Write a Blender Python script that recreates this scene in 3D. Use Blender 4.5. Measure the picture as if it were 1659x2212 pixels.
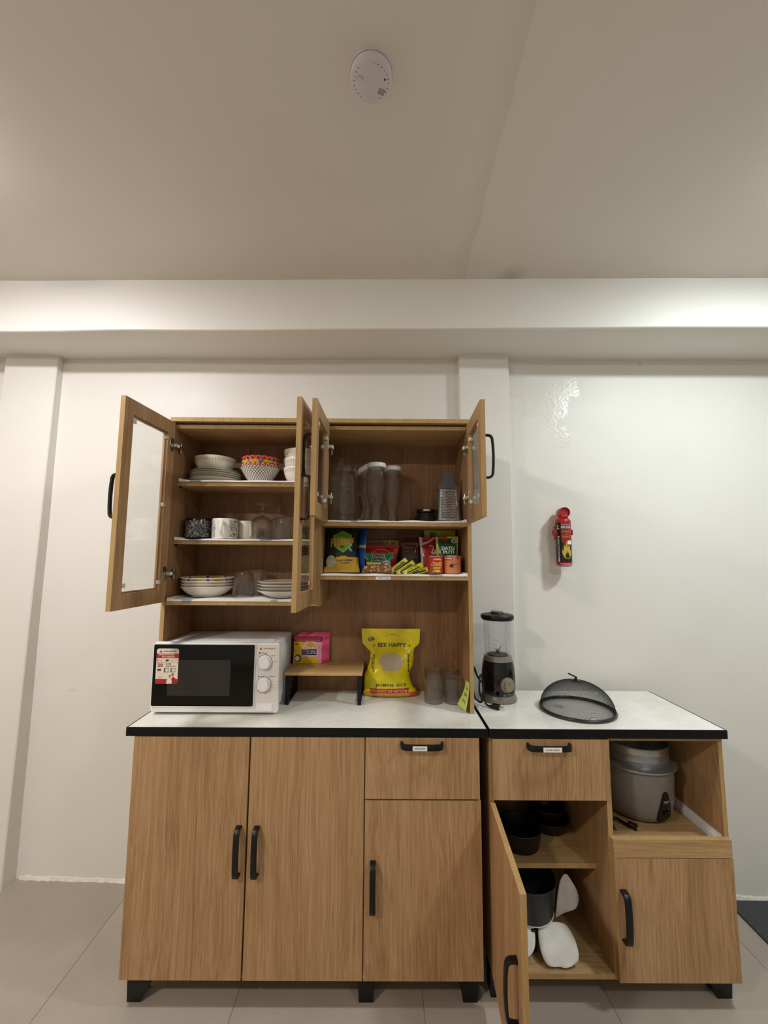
import bpy, bmesh, math, random
from mathutils import Vector, Matrix, noise
from mathutils.geometry import tessellate_polygon

for _o in list(bpy.data.objects): bpy.data.objects.remove(_o)
S = bpy.context.scene
COL = S.collection
PI = math.pi
V = Vector

# ------------------------------------------------------------------ camera
def make_camera():
    f, p, y, r = 910.168091, 0.105102286, 0.00306602776, 0.00667343038
    loc = V((0.844262902, -1.46758912, 1.41457148))
    fw = V((math.sin(y)*math.cos(p), math.cos(y)*math.cos(p), math.sin(p)))
    rt = V((math.cos(y), -math.sin(y), 0)); up = rt.cross(fw)
    rt2 = rt*math.cos(r)+up*math.sin(r); up2 = -rt*math.sin(r)+up*math.cos(r)
    cam = bpy.data.cameras.new('camera'); o = bpy.data.objects.new('camera', cam); COL.objects.link(o)
    m = Matrix((rt2, up2, -fw)).transposed().to_4x4(); m.translation = loc
    o.matrix_world = m
    cam.sensor_fit = 'HORIZONTAL'; cam.sensor_width = 36.0; cam.lens = f/1659*36
    cam.clip_start = .02; cam.clip_end = 50
    S.camera = o
make_camera()

# ------------------------------------------------------------------ world, exposure
w = bpy.data.worlds.new('world'); S.world = w; w.use_nodes = True
w.node_tree.nodes['Background'].inputs[0].default_value = (.9, .93, 1, 1)
w.node_tree.nodes['Background'].inputs[1].default_value = .05
S.view_settings.view_transform = 'Standard'; S.view_settings.look = 'None'
S.view_settings.gamma = 1; S.view_settings.use_curve_mapping = False
S.view_settings.exposure = 0.16
S.cycles.transparent_max_bounces = 40; S.cycles.max_bounces = 12
LAMPS = [  # x, y, radiance, colour of the ceiling lamps of the room
    (-.60, -.46, 215, (.98, .97, 1.0)), (2.36, -.46, 215, (.87, .975, 1.0)),
    (-.75, -2.05, 380, (1.0, .92, .81)), (2.3, -2.05, 150, (.90, .96, 1.0))]

# ------------------------------------------------------------------ materials
def lin(c):
    return tuple((x/12.92 if x <= .04045 else ((x+.055)/1.055)**2.4) for x in c)
def rgb(r, g, b): return lin((r/255, g/255, b/255))+(1,)
class NM:
    def __init__(s, name):
        s.m = bpy.data.materials.new(name); s.m.use_nodes = True
        s.t = s.m.node_tree; s.n = s.t.nodes; s.l = s.t.links
        s.b = s.n['Principled BSDF']; s.out = s.n['Material Output']
    def add(s, typ, **k):
        n = s.n.new(typ)
        for a, v in k.items(): setattr(n, a, v)
        return n
    def put(s, sock, v):
        if hasattr(v, 'is_linked') or isinstance(v, bpy.types.NodeSocket): s.l.new(v, sock)
        else: sock.default_value = v
    def math(s, op, a, b=0, c=None, clamp=False):
        n = s.add('ShaderNodeMath', operation=op); n.use_clamp = clamp
        s.put(n.inputs[0], a); s.put(n.inputs[1], b)
        if c is not None: s.put(n.inputs[2], c)
        return n.outputs[0]
    def coord(s, kind='Object'): return s.add('ShaderNodeTexCoord').outputs[kind]
    def sep(s, v):
        n = s.add('ShaderNodeSeparateXYZ'); s.put(n.inputs[0], v); return n.outputs
    def mapping(s, v, scale=(1, 1, 1), loc=(0, 0, 0)):
        n = s.add('ShaderNodeMapping'); s.put(n.inputs[0], v)
        n.inputs['Scale'].default_value = scale; s.put(n.inputs['Location'], loc); return n.outputs[0]
    def noise(s, v, scale=5, detail=4, rough=.5, dist=0):
        n = s.add('ShaderNodeTexNoise'); s.put(n.inputs['Vector'], v)
        n.inputs['Scale'].default_value = scale; n.inputs['Detail'].default_value = detail
        n.inputs['Roughness'].default_value = rough; n.inputs['Distortion'].default_value = dist
        return n.outputs['Fac']
    def ramp(s, f, stops):
        n = s.add('ShaderNodeValToRGB'); s.put(n.inputs[0], f); e = n.color_ramp.elements
        while len(e) < len(stops): e.new(.5)
        for i, (p, c) in enumerate(stops): e[i].position = p; e[i].color = c
        return n.outputs[0]
    def mix(s, f, a, b, blend='MIX'):
        n = s.add('ShaderNodeMix', data_type='RGBA', blend_type=blend); s.put(n.inputs[0], f)
        s.put(n.inputs[6], a); s.put(n.inputs[7], b); return n.outputs[2]
    def bump(s, h, strength=.2, dist=.002):
        n = s.add('ShaderNodeBump'); s.put(n.inputs['Height'], h)
        n.inputs['Strength'].default_value = strength; n.inputs['Distance'].default_value = dist
        s.l.new(n.outputs[0], s.b.inputs['Normal'])
    def set(s, **k):
        for a, v in k.items(): s.put(s.b.inputs[a.replace('_', ' ')], v)
        return s
def plain(name, col, rough=.5, metal=0, spec=None, var=0.06, sc=30, bump=0):
    m = NM(name); c = m.coord()
    f = m.noise(c, sc, 3)
    hi = tuple(min(1, x*(1+var)) for x in col[:3])+(1,); lo = tuple(x*(1-var) for x in col[:3])+(1,)
    m.set(Base_Color=m.ramp(f, [(.3, lo), (.7, hi)]), Roughness=rough, Metallic=metal)
    if spec is not None: m.b.inputs['Specular IOR Level'].default_value = spec
    if bump: m.bump(m.noise(c, sc*6, 3), bump, .001)
    return m.m
def wood(name, base, dark, light, axis='z', rough=.5, k=1.0):
    m = NM(name); c = m.coord()
    inf = m.add('ShaderNodeObjectInfo').outputs['Random']
    off = m.add('ShaderNodeCombineXYZ'); m.put(off.inputs[0], m.math('MULTIPLY', inf, 7.3)); m.put(off.inputs[1], m.math('MULTIPLY', inf, 3.1)); m.put(off.inputs[2], m.math('MULTIPLY', inf, 5.7))
    va = m.add('ShaderNodeVectorMath', operation='ADD'); m.put(va.inputs[0], c); m.put(va.inputs[1], off.outputs[0]); c2 = va.outputs[0]
    z_ = axis == 'z'
    def mp(v, across, along): return m.mapping(v, (across, across, along) if z_ else (along, across, across))
    warp = m.noise(mp(c2, 2.6, .75), 1, 2, .5)
    wv = m.add('ShaderNodeCombineXYZ'); k_ = m.math('MULTIPLY', m.math('SUBTRACT', warp, .5), .16)
    for i_ in ((0, 1) if z_ else (1, 2)): m.put(wv.inputs[i_], k_)
    vb = m.add('ShaderNodeVectorMath', operation='ADD'); m.put(vb.inputs[0], c2); m.put(vb.inputs[1], wv.outputs[0]); c3 = vb.outputs[0]
    pores = m.noise(mp(c2, 520, 14), 1, 2, .6)
    lines = m.noise(mp(c3, 150, 1.6), 1, 3, .6)
    fine = m.noise(mp(c3, 380, 5), 1, 2, .5)
    broad = m.noise(mp(c3, 15, .7), 1, 2, .5)
    f = m.math('ADD', m.math('MULTIPLY', pores, .22), m.math('MULTIPLY', lines, .34))
    f = m.math('ADD', f, m.math('MULTIPLY', fine, .18))
    f = m.math('ADD', f, m.math('MULTIPLY', broad, .26))
    m.set(Base_Color=m.ramp(f, [(.37, dark), (.50, base), (.63, light)]), Roughness=rough)
    m.b.inputs['Specular IOR Level'].default_value = .35
    m.bump(fine, .10, .0005)
    return m.m
def glassy(name, tint=(1, 1, 1, 1), refl=1.0, rough=0.02, body=None, bodyfac=0):
    m = NM(name); n = m.n
    tr = m.add('ShaderNodeBsdfTransparent'); tr.inputs[0].default_value = tint
    gl = m.add('ShaderNodeBsdfGlossy'); gl.inputs['Roughness'].default_value = rough
    fr = m.add('ShaderNodeLayerWeight'); fr.inputs[0].default_value = .5
    fac = m.math('MULTIPLY', m.math('ADD', .04, m.math('MULTIPLY', m.math('POWER', fr.outputs['Facing'], 5.0), .9)), refl, clamp=True)
    mx = m.add('ShaderNodeMixShader'); m.l.new(fac, mx.inputs[0]); m.l.new(tr.outputs[0], mx.inputs[1]); m.l.new(gl.outputs[0], mx.inputs[2])
    last = mx.outputs[0]
    if bodyfac:
        df = m.add('ShaderNodeBsdfDiffuse'); df.inputs[0].default_value = body
        lw = m.add('ShaderNodeLayerWeight'); lw.inputs[0].default_value = .35
        f2 = m.math('ADD', m.math('MULTIPLY', lw.outputs['Facing'], bodyfac*1.6), bodyfac*.25, clamp=True)
        m2 = m.add('ShaderNodeMixShader'); m.l.new(f2, m2.inputs[0]); m.l.new(last, m2.inputs[1]); m.l.new(df.outputs[0], m2.inputs[2]); last = m2.outputs[0]
    m.l.new(last, m.out.inputs[0]); return m.m
def emit(name, col, st):
    m = NM(name); e = m.add('ShaderNodeEmission'); e.inputs[0].default_value = col+(1,); e.inputs[1].default_value = st
    m.l.new(e.outputs[0], m.out.inputs[0]); return m.m

WV = wood('oak laminate upright grain', rgb(170, 133, 93), rgb(138, 101, 66), rgb(190, 155, 115), 'z')
WH = wood('oak laminate level grain', rgb(182, 146, 100), rgb(146, 112, 72), rgb(200, 166, 120), 'x')
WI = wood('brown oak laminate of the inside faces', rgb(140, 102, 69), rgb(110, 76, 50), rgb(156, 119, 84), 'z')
WE = wood('oak edge band', rgb(178, 144, 94), rgb(160, 126, 78), rgb(190, 156, 106), 'z', .55)
WB = wood('light oak riser board', rgb(196, 158, 104), rgb(160, 120, 70), rgb(214, 180, 128), 'x', .45)
BLK = plain('black plastic', rgb(10, 10, 11), .4, spec=.35)
BLKM = plain('matt black metal', rgb(12, 12, 12), .5, spec=.3)
BLKE = plain('black counter edge', rgb(6, 6, 7), .5, spec=.25)
WHT = plain('white plastic', rgb(240, 239, 238), .3, var=.02)
WHTM = plain('white enamel body', rgb(224, 226, 232), .25, var=.02)
CHR = plain('bright steel', rgb(200, 198, 190), .22, 1)
PAPER = plain('label paper', rgb(238, 236, 230), .6, var=.02)
INK = plain('black ink', rgb(22, 22, 24), .5)
REDI = plain('red ink', rgb(176, 32, 36), .45)
WINK = plain('white ink', rgb(238, 236, 230), .45, var=.02)
YINK = plain('yellow ink', rgb(240, 214, 40), .4)
CER = plain('white glazed ceramic', rgb(240, 235, 226), .14, var=.02)
CERB = plain('ivory glazed ceramic', rgb(236, 228, 213), .16, var=.02)
GLASS = glassy('clear glass', (.985, .987, .985, 1), 1.25)
PANE = glassy('door pane glass', (.965, .975, .965, 1), 1.3)
def solid_glass(name, col, rough=0.0, ior=1.45):
    m = NM(name); m.set(Base_Color=col, Roughness=rough, IOR=ior); m.b.inputs['Transmission Weight'].default_value = 1
    tr = m.add('ShaderNodeBsdfTransparent'); mx = m.add('ShaderNodeMixShader'); mx.inputs[0].default_value = .34; m.b.inputs['Coat Weight'].default_value = .3; m.b.inputs['Coat Roughness'].default_value = .03
    m.l.new(m.b.outputs[0], mx.inputs[1]); m.l.new(tr.outputs[0], mx.inputs[2]); m.l.new(mx.outputs[0], m.out.inputs[0])
    return m.m
REAL = solid_glass('solid clear glass', (.97, .98, .97, 1))
CLEARP = solid_glass('solid clear plastic', (.98, .975, .97, 1), 0, 1.38)
def vessel(p, t):
    z0 = p[0][1]+t; return p+[(max(0, r-t), max(z, z0)) for r, z in p[::-1]]
PET = glassy('clear plastic', (.985, .983, .98, 1), 1.5, .03, rgb(225, 218, 210), .02)

# ------------------------------------------------------------------ mesh building
class MB:
    def __init__(s): s.v = []; s.f = []; s.m = []; s.s = []
    def vert(s, p): s.v.append(tuple(p)); return len(s.v)-1
    def face(s, idx, m=0, smooth=False): s.f.append(tuple(idx)); s.m.append(m); s.s.append(smooth)
    def box(s, x0, x1, y0, y1, z0, z1, m=0, em=None, edges=''):
        if x0 > x1: x0, x1 = x1, x0
        i = [s.vert(p) for p in ((x0,y0,z0),(x1,y0,z0),(x1,y1,z0),(x0,y1,z0),(x0,y0,z1),(x1,y0,z1),(x1,y1,z1),(x0,y1,z1))]
        for k, q in (('-z',(3,2,1,0)),('+z',(4,5,6,7)),('-y',(0,1,5,4)),('+x',(1,2,6,5)),('+y',(2,3,7,6)),('-x',(3,0,4,7))):
            s.face([i[a] for a in q], em if (em is not None and k in edges) else m)
        return s
    def rbox(s, x0, x1, y0, y1, z0, z1, r=.004, seg=3, m=0, T=None):
        bm = bmesh.new(); bmesh.ops.create_cube(bm, size=1)
        for v in bm.verts: v.co = V(((x0+x1)/2+v.co.x*(x1-x0), (y0+y1)/2+v.co.y*(y1-y0), (z0+z1)/2+v.co.z*(z1-z0)))
        bmesh.ops.bevel(bm, geom=bm.edges[:], offset=r, segments=seg, profile=.5, affect='EDGES')
        s.bm(bm, m, True, T); bm.free(); return s
    def bm(s, bm, m=0, smooth=True, T=None):
        off = len(s.v); bm.verts.index_update()
        for v in bm.verts: s.v.append(tuple(T @ v.co if T else v.co))
        for f in bm.faces: s.face([off+v.index for v in f.verts], m, smooth)
    def prism(s, pts, y0, y1, m=0, ax='y', cap=True, smooth=False):
        """closed outline in (x,z) pushed from y0 to y1 (ax='y'), (x,y) from z0 to z1 (ax='z'), (y,z) along x (ax='x')"""
        mk = {'y': lambda a, b, t: (a, t, b), 'z': lambda a, b, t: (a, b, t), 'x': lambda a, b, t: (t, a, b)}[ax]
        n = len(pts); A = [s.vert(mk(a, b, y0)) for a, b in pts]; B = [s.vert(mk(a, b, y1)) for a, b in pts]
        for i in range(n): s.face((A[i], A[(i+1) % n], B[(i+1) % n], B[i]), m, smooth)
        if cap: s.face(A[::-1], m); s.face(B, m)
        return s
    def lathe(s, prof, c=(0, 0, 0), n=40, m=0, T=None, mats=None, sq=None):
        rows = []
        for r, z in prof:
            if r < 1e-6: rows.append([s.vert(_t(T, V((0, 0, z)), c))])
            else:
                row = []
                for k in range(n):
                    a = 2*PI*k/n; rr = r*(sq(a, z) if sq else 1)
                    row.append(s.vert(_t(T, V((rr*math.cos(a), rr*math.sin(a), z)), c)))
                rows.append(row)
        for i in range(len(rows)-1):
            A, B = rows[i], rows[i+1]; mm = mats[i] if mats else m
            for k in range(n):
                k2 = (k+1) % n
                if len(A) == 1 and len(B) == 1: continue
                if len(A) == 1: s.face((A[0], B[k2], B[k]), mm, True)
                elif len(B) == 1: s.face((A[k], A[k2], B[0]), mm, True)
                else: s.face((A[k], A[k2], B[k2], B[k]), mm, True)
        return s
    def tube(s, pts, r, n=10, m=0, closed=False):
        sec = [(math.cos(2*PI*k/n)*r, math.sin(2*PI*k/n)*r) for k in range(n)]
        return s.sweep(pts, sec, m, closed)
    def sweep(s, pts, sec, m=0, closed=False, up=None, smooth=True, scale=None):
        pts = [V(p) for p in pts]; N = len(pts); rows = []; prev = None
        for i, p in enumerate(pts):
            a = pts[i-1] if (i > 0 or closed) else p; b = pts[(i+1) % N] if (i < N-1 or closed) else p
            t = (b-a).normalized()
            if prev is None:
                u = V(up) if up else (V((0, 0, 1)) if abs(t.z) < .9 else V((1, 0, 0)))
            else: u = V(up) if up else prev
            sd = t.cross(u).normalized(); u = sd.cross(t).normalized(); prev = u
            k = scale[i] if scale else 1
            rows.append([s.vert(p+sd*x*k+u*y*k) for x, y in sec])
        n = len(sec)
        for i in range(N if closed else N-1):
            A, B = rows[i], rows[(i+1) % N]
            for k in range(n): s.face((A[k], A[(k+1) % n], B[(k+1) % n], B[k]), m, smooth)
        if not closed: s.face(rows[0][::-1], m); s.face(rows[-1], m)
        return s
    def poly(s, pts, fn, m=0, cuts=0):
        """flat printed shape: outline in (u,v) laid on a surface by fn"""
        vs = [V((a, b, 0)) for a, b in pts]; tris = [[vs[i].to_2d() for i in t] for t in tessellate_polygon([vs])]
        for _ in range(cuts):
            nt = []
            for a, b, c in tris:
                ab, bc, ca = (a+b)/2, (b+c)/2, (c+a)/2
                nt += [[a, ab, ca], [ab, b, bc], [ca, bc, c], [ab, bc, ca]]
            tris = nt
        for t in tris: s.face([s.vert(fn(p.x, p.y)) for p in t], m)
        return s
    def disc(s, cx, cy, rx, ry, fn, m=0, n=20, cuts=1):
        return s.poly([(cx+rx*math.cos(2*PI*k/n), cy+ry*math.sin(2*PI*k/n)) for k in range(n)], fn, m, cuts)
    def rect(s, x0, x1, y0, y1, fn, m=0, nx=1, ny=1):
        g = [[s.vert(fn(x0+(x1-x0)*i/nx, y0+(y1-y0)*j/ny)) for i in range(nx+1)] for j in range(ny+1)]
        for j in range(ny):
            for i in range(nx): s.face((g[j][i], g[j][i+1], g[j+1][i+1], g[j+1][i]), m)
        return s
    def text(s, txt, cx, cy, w, h, fn, m=0, bold=0, shear=0, rot=0):
        vs, fs = text_geo(txt, bold)
        xs = [p[0] for p in vs]; ys = [p[1] for p in vs]
        if not xs: return s
        ax, bx, ay, by = min(xs), max(xs), min(ys), max(ys)
        cr, sr = math.cos(rot), math.sin(rot); idx = []
        for x, y in vs:
            u = ((x-ax)/(bx-ax)-.5)*w; q = ((y-ay)/(by-ay)-.5)*h; u += q*shear
            idx.append(s.vert(fn(cx+u*cr-q*sr, cy+u*sr+q*cr)))
        for f in fs: s.face([idx[i] for i in f], m)
        return s
def _t(T, p, c): return (T @ p if T else p)+V(c)
_tc = {}
def text_geo(txt, bold=0):
    k = (txt, bold)
    if k not in _tc:
        cu = bpy.data.curves.new('lettering_source', 'FONT'); cu.body = txt; cu.size = 1; cu.resolution_u = 2
        cu.offset = bold; cu.fill_mode = 'FRONT'
        o = bpy.data.objects.new('lettering_source', cu); COL.objects.link(o)
        dg = bpy.context.evaluated_depsgraph_get(); me = bpy.data.meshes.new_from_object(o.evaluated_get(dg))
        _tc[k] = ([(v.co.x, v.co.y) for v in me.vertices], [tuple(p.vertices) for p in me.polygons])
        bpy.data.objects.remove(o); bpy.data.curves.remove(cu); bpy.data.meshes.remove(me)
    return _tc[k]

def root_loc(o):
    while o is not None and o.parent is not None: o = o.parent
    return V(o.location) if o is not None else V((0, 0, 0))
def obj(name, mb, mats, parent=None, loc=(0, 0, 0), rot=(0, 0, 0), world=False, angle=40, solid=0):
    me = bpy.data.meshes.new(name)
    vs = mb.v
    if world and parent is not None:
        d = root_loc(parent); vs = [(a-d.x, b-d.y, c-d.z) for a, b, c in vs]
    me.from_pydata(vs, [], mb.f)
    for m in (mats if isinstance(mats, (list, tuple)) else [mats]): me.materials.append(m)
    me.polygons.foreach_set('material_index', mb.m); me.polygons.foreach_set('use_smooth', mb.s)
    me.update()
    if any(mb.s): me.set_sharp_from_angle(angle=math.radians(angle))
    o = bpy.data.objects.new(name, me); COL.objects.link(o)
    o.location = loc; o.rotation_euler = rot
    if parent is not None: o.parent = parent
    if solid:
        md = o.modifiers.new('thickness', 'SOLIDIFY'); md.thickness = solid; md.offset = 0
    return o
def tag(o, label, cat, group=None):
    o['label'] = label; o['category'] = cat
    if group: o['group'] = group
    return o
def thing(name, label, cat, loc=(0, 0, 0), rot=(0, 0, 0), group=None):
    o = bpy.data.objects.new(name, None); COL.objects.link(o); o.empty_display_size = .05
    o.location = loc; o.rotation_euler = rot
    return tag(o, label, cat, group)
def struct(name, mb, m, parent=None, angle=40):
    o = obj(name, mb, m, parent, angle=angle)
    if parent is None: o['kind'] = 'structure'
    return o
def dup(root, loc, label, rotz=None, group=None, drop=()):
    r = root.copy(); COL.objects.link(r); r.location = loc; r['label'] = label
    if rotz is not None: r.rotation_euler = (0, 0, rotz)
    if group: r['group'] = group
    for ch in list(root.children):
        if ch.name.split('.')[0] in drop: continue
        c = ch.copy(); COL.objects.link(c); c.parent = r
        for g in ch.children:
            d = g.copy(); COL.objects.link(d); d.parent = c
    return r
def front(x0, y, z0): return lambda u, v: (x0+u, y, z0+v)
def lerp(a, b, t): return a+(b-a)*t
def interp(tab, z):
    if z <= tab[0][0]: return tab[0][1:]
    for a, b in zip(tab, tab[1:]):
        if z <= b[0]:
            t = (z-a[0])/(b[0]-a[0]); return tuple(lerp(p, q, t) for p, q in zip(a[1:], b[1:]))
    return tab[-1][1:]

# ------------------------------------------------------------------ room
def wall_y(x, z):
    t = z/2.385
    yb = .543-.0305*(x+.73); yt = .552-.0135*(x+.73)
    return lerp(yb, yt, t)+.0035*noise.noise(V((x*1.3, z*1.3, 4)))
def beam_y(x): return .296-.0268*(x+.84)+.003*noise.noise(V((x*2.2, 3, 1)))
def beam_z(x): return 2.385+.004*noise.noise(V((x*1.7, 9, 2)))
def ceil_z(x, y): return 2.624-.0055*(x+.84)+.002*noise.noise(V((x*1.5, y*1.5, 7)))

def paint(name, base, warm, ceiling=False):
    m = NM(name); c = m.coord(); x, y, z = m.sep(c)
    cl = m.noise(c, 1.6, 3); fine = m.noise(c, 55, 4, .6); mid = m.noise(c, 9, 3)
    col = m.ramp(cl, [(.35, base), (.65, warm)])
    rough = m.math('ADD', m.math('MULTIPLY', mid, .12), .42)
    if ceiling:
        # ridge shade coloured in beside the long crack and a damp spot near the beam
        line = m.math('ADD', m.math('ADD', 1.186, m.math('MULTIPLY', y, .022)), m.math('MULTIPLY', m.math('SUBTRACT', m.noise(m.mapping(c, (0, 1, 0)), 7, 4), .5), .035))
        d = m.math('SUBTRACT', x, line)
        band = m.math('MULTIPLY', m.math('LESS_THAN', d, 0), m.math('SUBTRACT', 1, m.math('MULTIPLY', m.math('ABSOLUTE', d), 13), clamp=True), clamp=True)
        crack = m.math('LESS_THAN', m.math('ABSOLUTE', d), .0016)
        col = m.mix(m.math('MULTIPLY', band, .13), col, rgb(120, 112, 100))
        col = m.mix(m.math('MULTIPLY', crack, m.math('MULTIPLY', m.noise(c, 6, 2), .7)), col, rgb(226, 220, 208))
        dx = m.math('SUBTRACT', x, 1.387); dy = m.math('SUBTRACT', y, .235)
        r = m.math('SQRT', m.math('ADD', m.math('MULTIPLY', dx, dx), m.math('MULTIPLY', m.math('MULTIPLY', dy, dy), .7)))
        sp = m.math('SUBTRACT', 1, m.math('DIVIDE', r, .085), clamp=True)
        col = m.mix(m.math('MULTIPLY', sp, .45), col, rgb(128, 116, 100))
        m.bump(m.math('ADD', m.math('MULTIPLY', band, .3), mid), .2, .002)
    else:
        # rougher, shinier brush patches high on the right part and small scuffs
        def patch(x0, x1, z0, z1):
            e = m.math('MULTIPLY', m.math('SUBTRACT', m.noise(c, 14, 3), .5), .05)
            xx = m.math('ADD', x, e); zz = m.math('ADD', z, e)
            a = m.math('MULTIPLY', m.math('GREATER_THAN', xx, x0), m.math('LESS_THAN', xx, x1))
            b = m.math('MULTIPLY', m.math('GREATER_THAN', zz, z0), m.math('LESS_THAN', zz, z1))
            return m.math('MULTIPLY', a, b)
        pt = patch(1.45, 1.80, 2.19, 2.29)
        for q in ((1.52, 1.74, 2.09, 2.2), (1.58, 1.70, 2.0, 2.12), (1.6, 1.74, 1.93, 2.05)): pt = m.math('MAXIMUM', pt, patch(*q))
        rough = m.math('SUBTRACT', rough, m.math('MULTIPLY', pt, .27))
        sc = m.math('GREATER_THAN', m.noise(c, 7, 2, .5), .76)
        col = m.mix(m.math('MULTIPLY', sc, .12), col, rgb(120, 112, 104))
        hh = m.math('ADD', m.math('MULTIPLY', fine, m.math('ADD', m.math('MULTIPLY', pt, 1.6), .35)), mid)
        m.bump(hh, .22, .0035)
    m.set(Base_Color=col, Roughness=rough)
    m.b.inputs['Specular IOR Level'].default_value = .45
    return m.m
PW = paint('cream wall paint', rgb(228, 224, 216), rgb(231, 228, 221))
PC = paint('ceiling paint', rgb(222, 214, 204), rgb(226, 219, 209), True)

def build_room():
    X0, X1, Y0 = -2.6, 4.2, -4.0
    b = MB(); nx, nz = 150, 44
    b.rect(0, 1, 0, 1, lambda u, v: (lerp(X0, X1, u), wall_y(lerp(X0, X1, u), v*2.42), v*2.42), 0, nx, nz)
    b.s = [True]*len(b.s)
    b.box(X0, X1, .62, .72, 0, 2.7)
    struct('wall_back', b, PW)
    b = MB(); n = 170
    rows = []
    for i in range(n+1):
        x = lerp(X0, X1, i/n); bz, by = beam_z(x), beam_y(x); cz = ceil_z(x, by)+.012
        rows.append([b.vert(p) for p in ((x, wall_y(x, 2.385)+.03, bz), (x, by+.006, bz), (x, by, bz+.005), (x, by+.001, (bz+cz)/2), (x, by, cz))])
    for i in range(n):
        for k in range(4): b.face((rows[i][k], rows[i][k+1], rows[i+1][k+1], rows[i+1][k]), 0, True)
    for k in (0,-1): b.face(rows[k], 0)
    struct('trim_1', b, PW, angle=50)
    b = MB()
    b.rect(0, 1, 0, 1, lambda u, v: (lerp(X0, X1, u), lerp(Y0, .5, v), ceil_z(lerp(X0, X1, u), lerp(Y0, .5, v))), 0, 110, 70)
    b.s = [True]*len(b.s); b.box(X0, X1, Y0, .7, 2.66, 2.74)
    struct('ceiling', b, PC)
    # pillars standing proud of the wall
    b = MB(); nz = 30
    def pillar(b, xa, xb, fy, wob):
        rows = []
        for j in range(nz+1):
            z = 2.40*j/nz; q = .0025*noise.noise(V((wob, z*2.3, 1)))
            rows.append([b.vert(p) for p in ((xa+q, .60, z), (xa+q, fy(z)+.004, z), (xa+.004+q, fy(z), z), (xb-.004+q*.6, fy(z), z), (xb+q*.6, fy(z)+.004, z), (xb+q*.6, .60, z))])
        for j in range(nz):
            for k in range(5): b.face((rows[j][k], rows[j][k+1], rows[j+1][k+1], rows[j+1][k]), 0, True)
    pillar(b, 1.207, 1.446, lambda z: .474, 2.0)
    struct('trim_2', b, PW)
    b = MB(); pillar(b, -1.009, -.752, lambda z: lerp(.468, .512, z/2.385), 5.0)
    struct('trim_3', b, PW)
    for nm, bx in (('wall_left', (X0-.1, X0, Y0, .72, 0, 2.7)), ('wall_right', (X1, X1+.1, Y0, .72, 0, 2.7)), ('wall_front', (X0-.1, X1+.1, Y0-.1, Y0, 0, 2.7))):
        b = MB(); b.box(*bx); struct(nm, b, PW)
    # rough filler line where the wall meets the floor
    b = MB(); random.seed(4)
    for (xa, xb) in ((-.735, .1), (1.46, 3.6)):
        n = int((xb-xa)/.012); sec = []
        for i in range(n+1):
            x = lerp(xa, xb, i/n); h = .010+.010*abs(noise.noise(V((x*22, 0, 0))))+.004*random.random(); y = wall_y(x, 0)
            sec.append([b.vert(p) for p in ((x, y+.01, h), (x, y-.003, h*.8), (x, y-.006-.006*random.random(), 0), (x, y+.01, 0))])
        for i in range(n):
            for k in range(3): b.face((sec[i][k], sec[i][k+1], sec[i+1][k+1], sec[i+1][k]), 0, True)
    fil = plain('white filler', rgb(226, 220, 208), .7, var=.1, sc=80)
    struct('baseboard_back', b, fil)
    # floor: slab of grout with porcelain tiles on it
    fm = NM('greige porcelain tile'); c = fm.coord(); rnd = fm.add('ShaderNodeObjectInfo').outputs['Random']
    f = fm.math('ADD', fm.noise(c, 3, 4), fm.math('MULTIPLY', rnd, .12))
    fm.set(Base_Color=fm.ramp(f, [(.4, rgb(158, 147, 134)), (.75, rgb(170, 159, 146))]), Roughness=fm.math('ADD', fm.math('MULTIPLY', fm.noise(c, 40, 3), .15), .28))
    b = MB(); b.box(X0, X1, Y0, .70, -.06, -.0025)
    fl = struct('floor', b, plain('grout', rgb(150, 140, 126), .8))
    t = MB(); e = .2994
    t.prism([(-e, -.006), (e, -.006), (e, -.0006), (e-.0006, 0), (-e+.0006, 0), (-e, -.0006)], -e, e, 0, 'y')
    first = None
    for i in range(-4, 7):
        for j in range(-6, 1):
            x, y = -.215+.6*i+.3, -.055+.6*j+.3
            if x-.3 < X0-.3 or x+.3 > X1+.3: continue
            if first is None: first = obj('tile', t, fm.m, fl, (x, y, 0))
            else:
                o = first.copy(); COL.objects.link(o); o.parent = fl; o.location = (x, y, 0)
build_room()

def build_lamps():
    first = None
    for i, (x, y, st, col) in enumerate(LAMPS):
        z = ceil_z(x, y)
        nm = ['left of the cabinets, nearest them', 'right of the cabinets, nearest them', 'behind on the left', 'behind on the right'][i]
        t = thing('ceiling_light', 'round white ceiling light, '+nm, 'ceiling light', (x, y, z), group='round ceiling lights')
        b = MB().lathe([(0, 0), (.105, 0), (.112, -.006), (.112, -.014), (.1, -.018), (0, -.018)], n=40); obj('housing', b, WHT, t)
        b = MB().lathe([(.094, -.0182), (.093, -.024), (.086, -.030), (.05, -.0325), (0, -.033)], n=28); obj('diffuser', b, emit('lamp glow %d' % i, col, st), t)
build_lamps()
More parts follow.
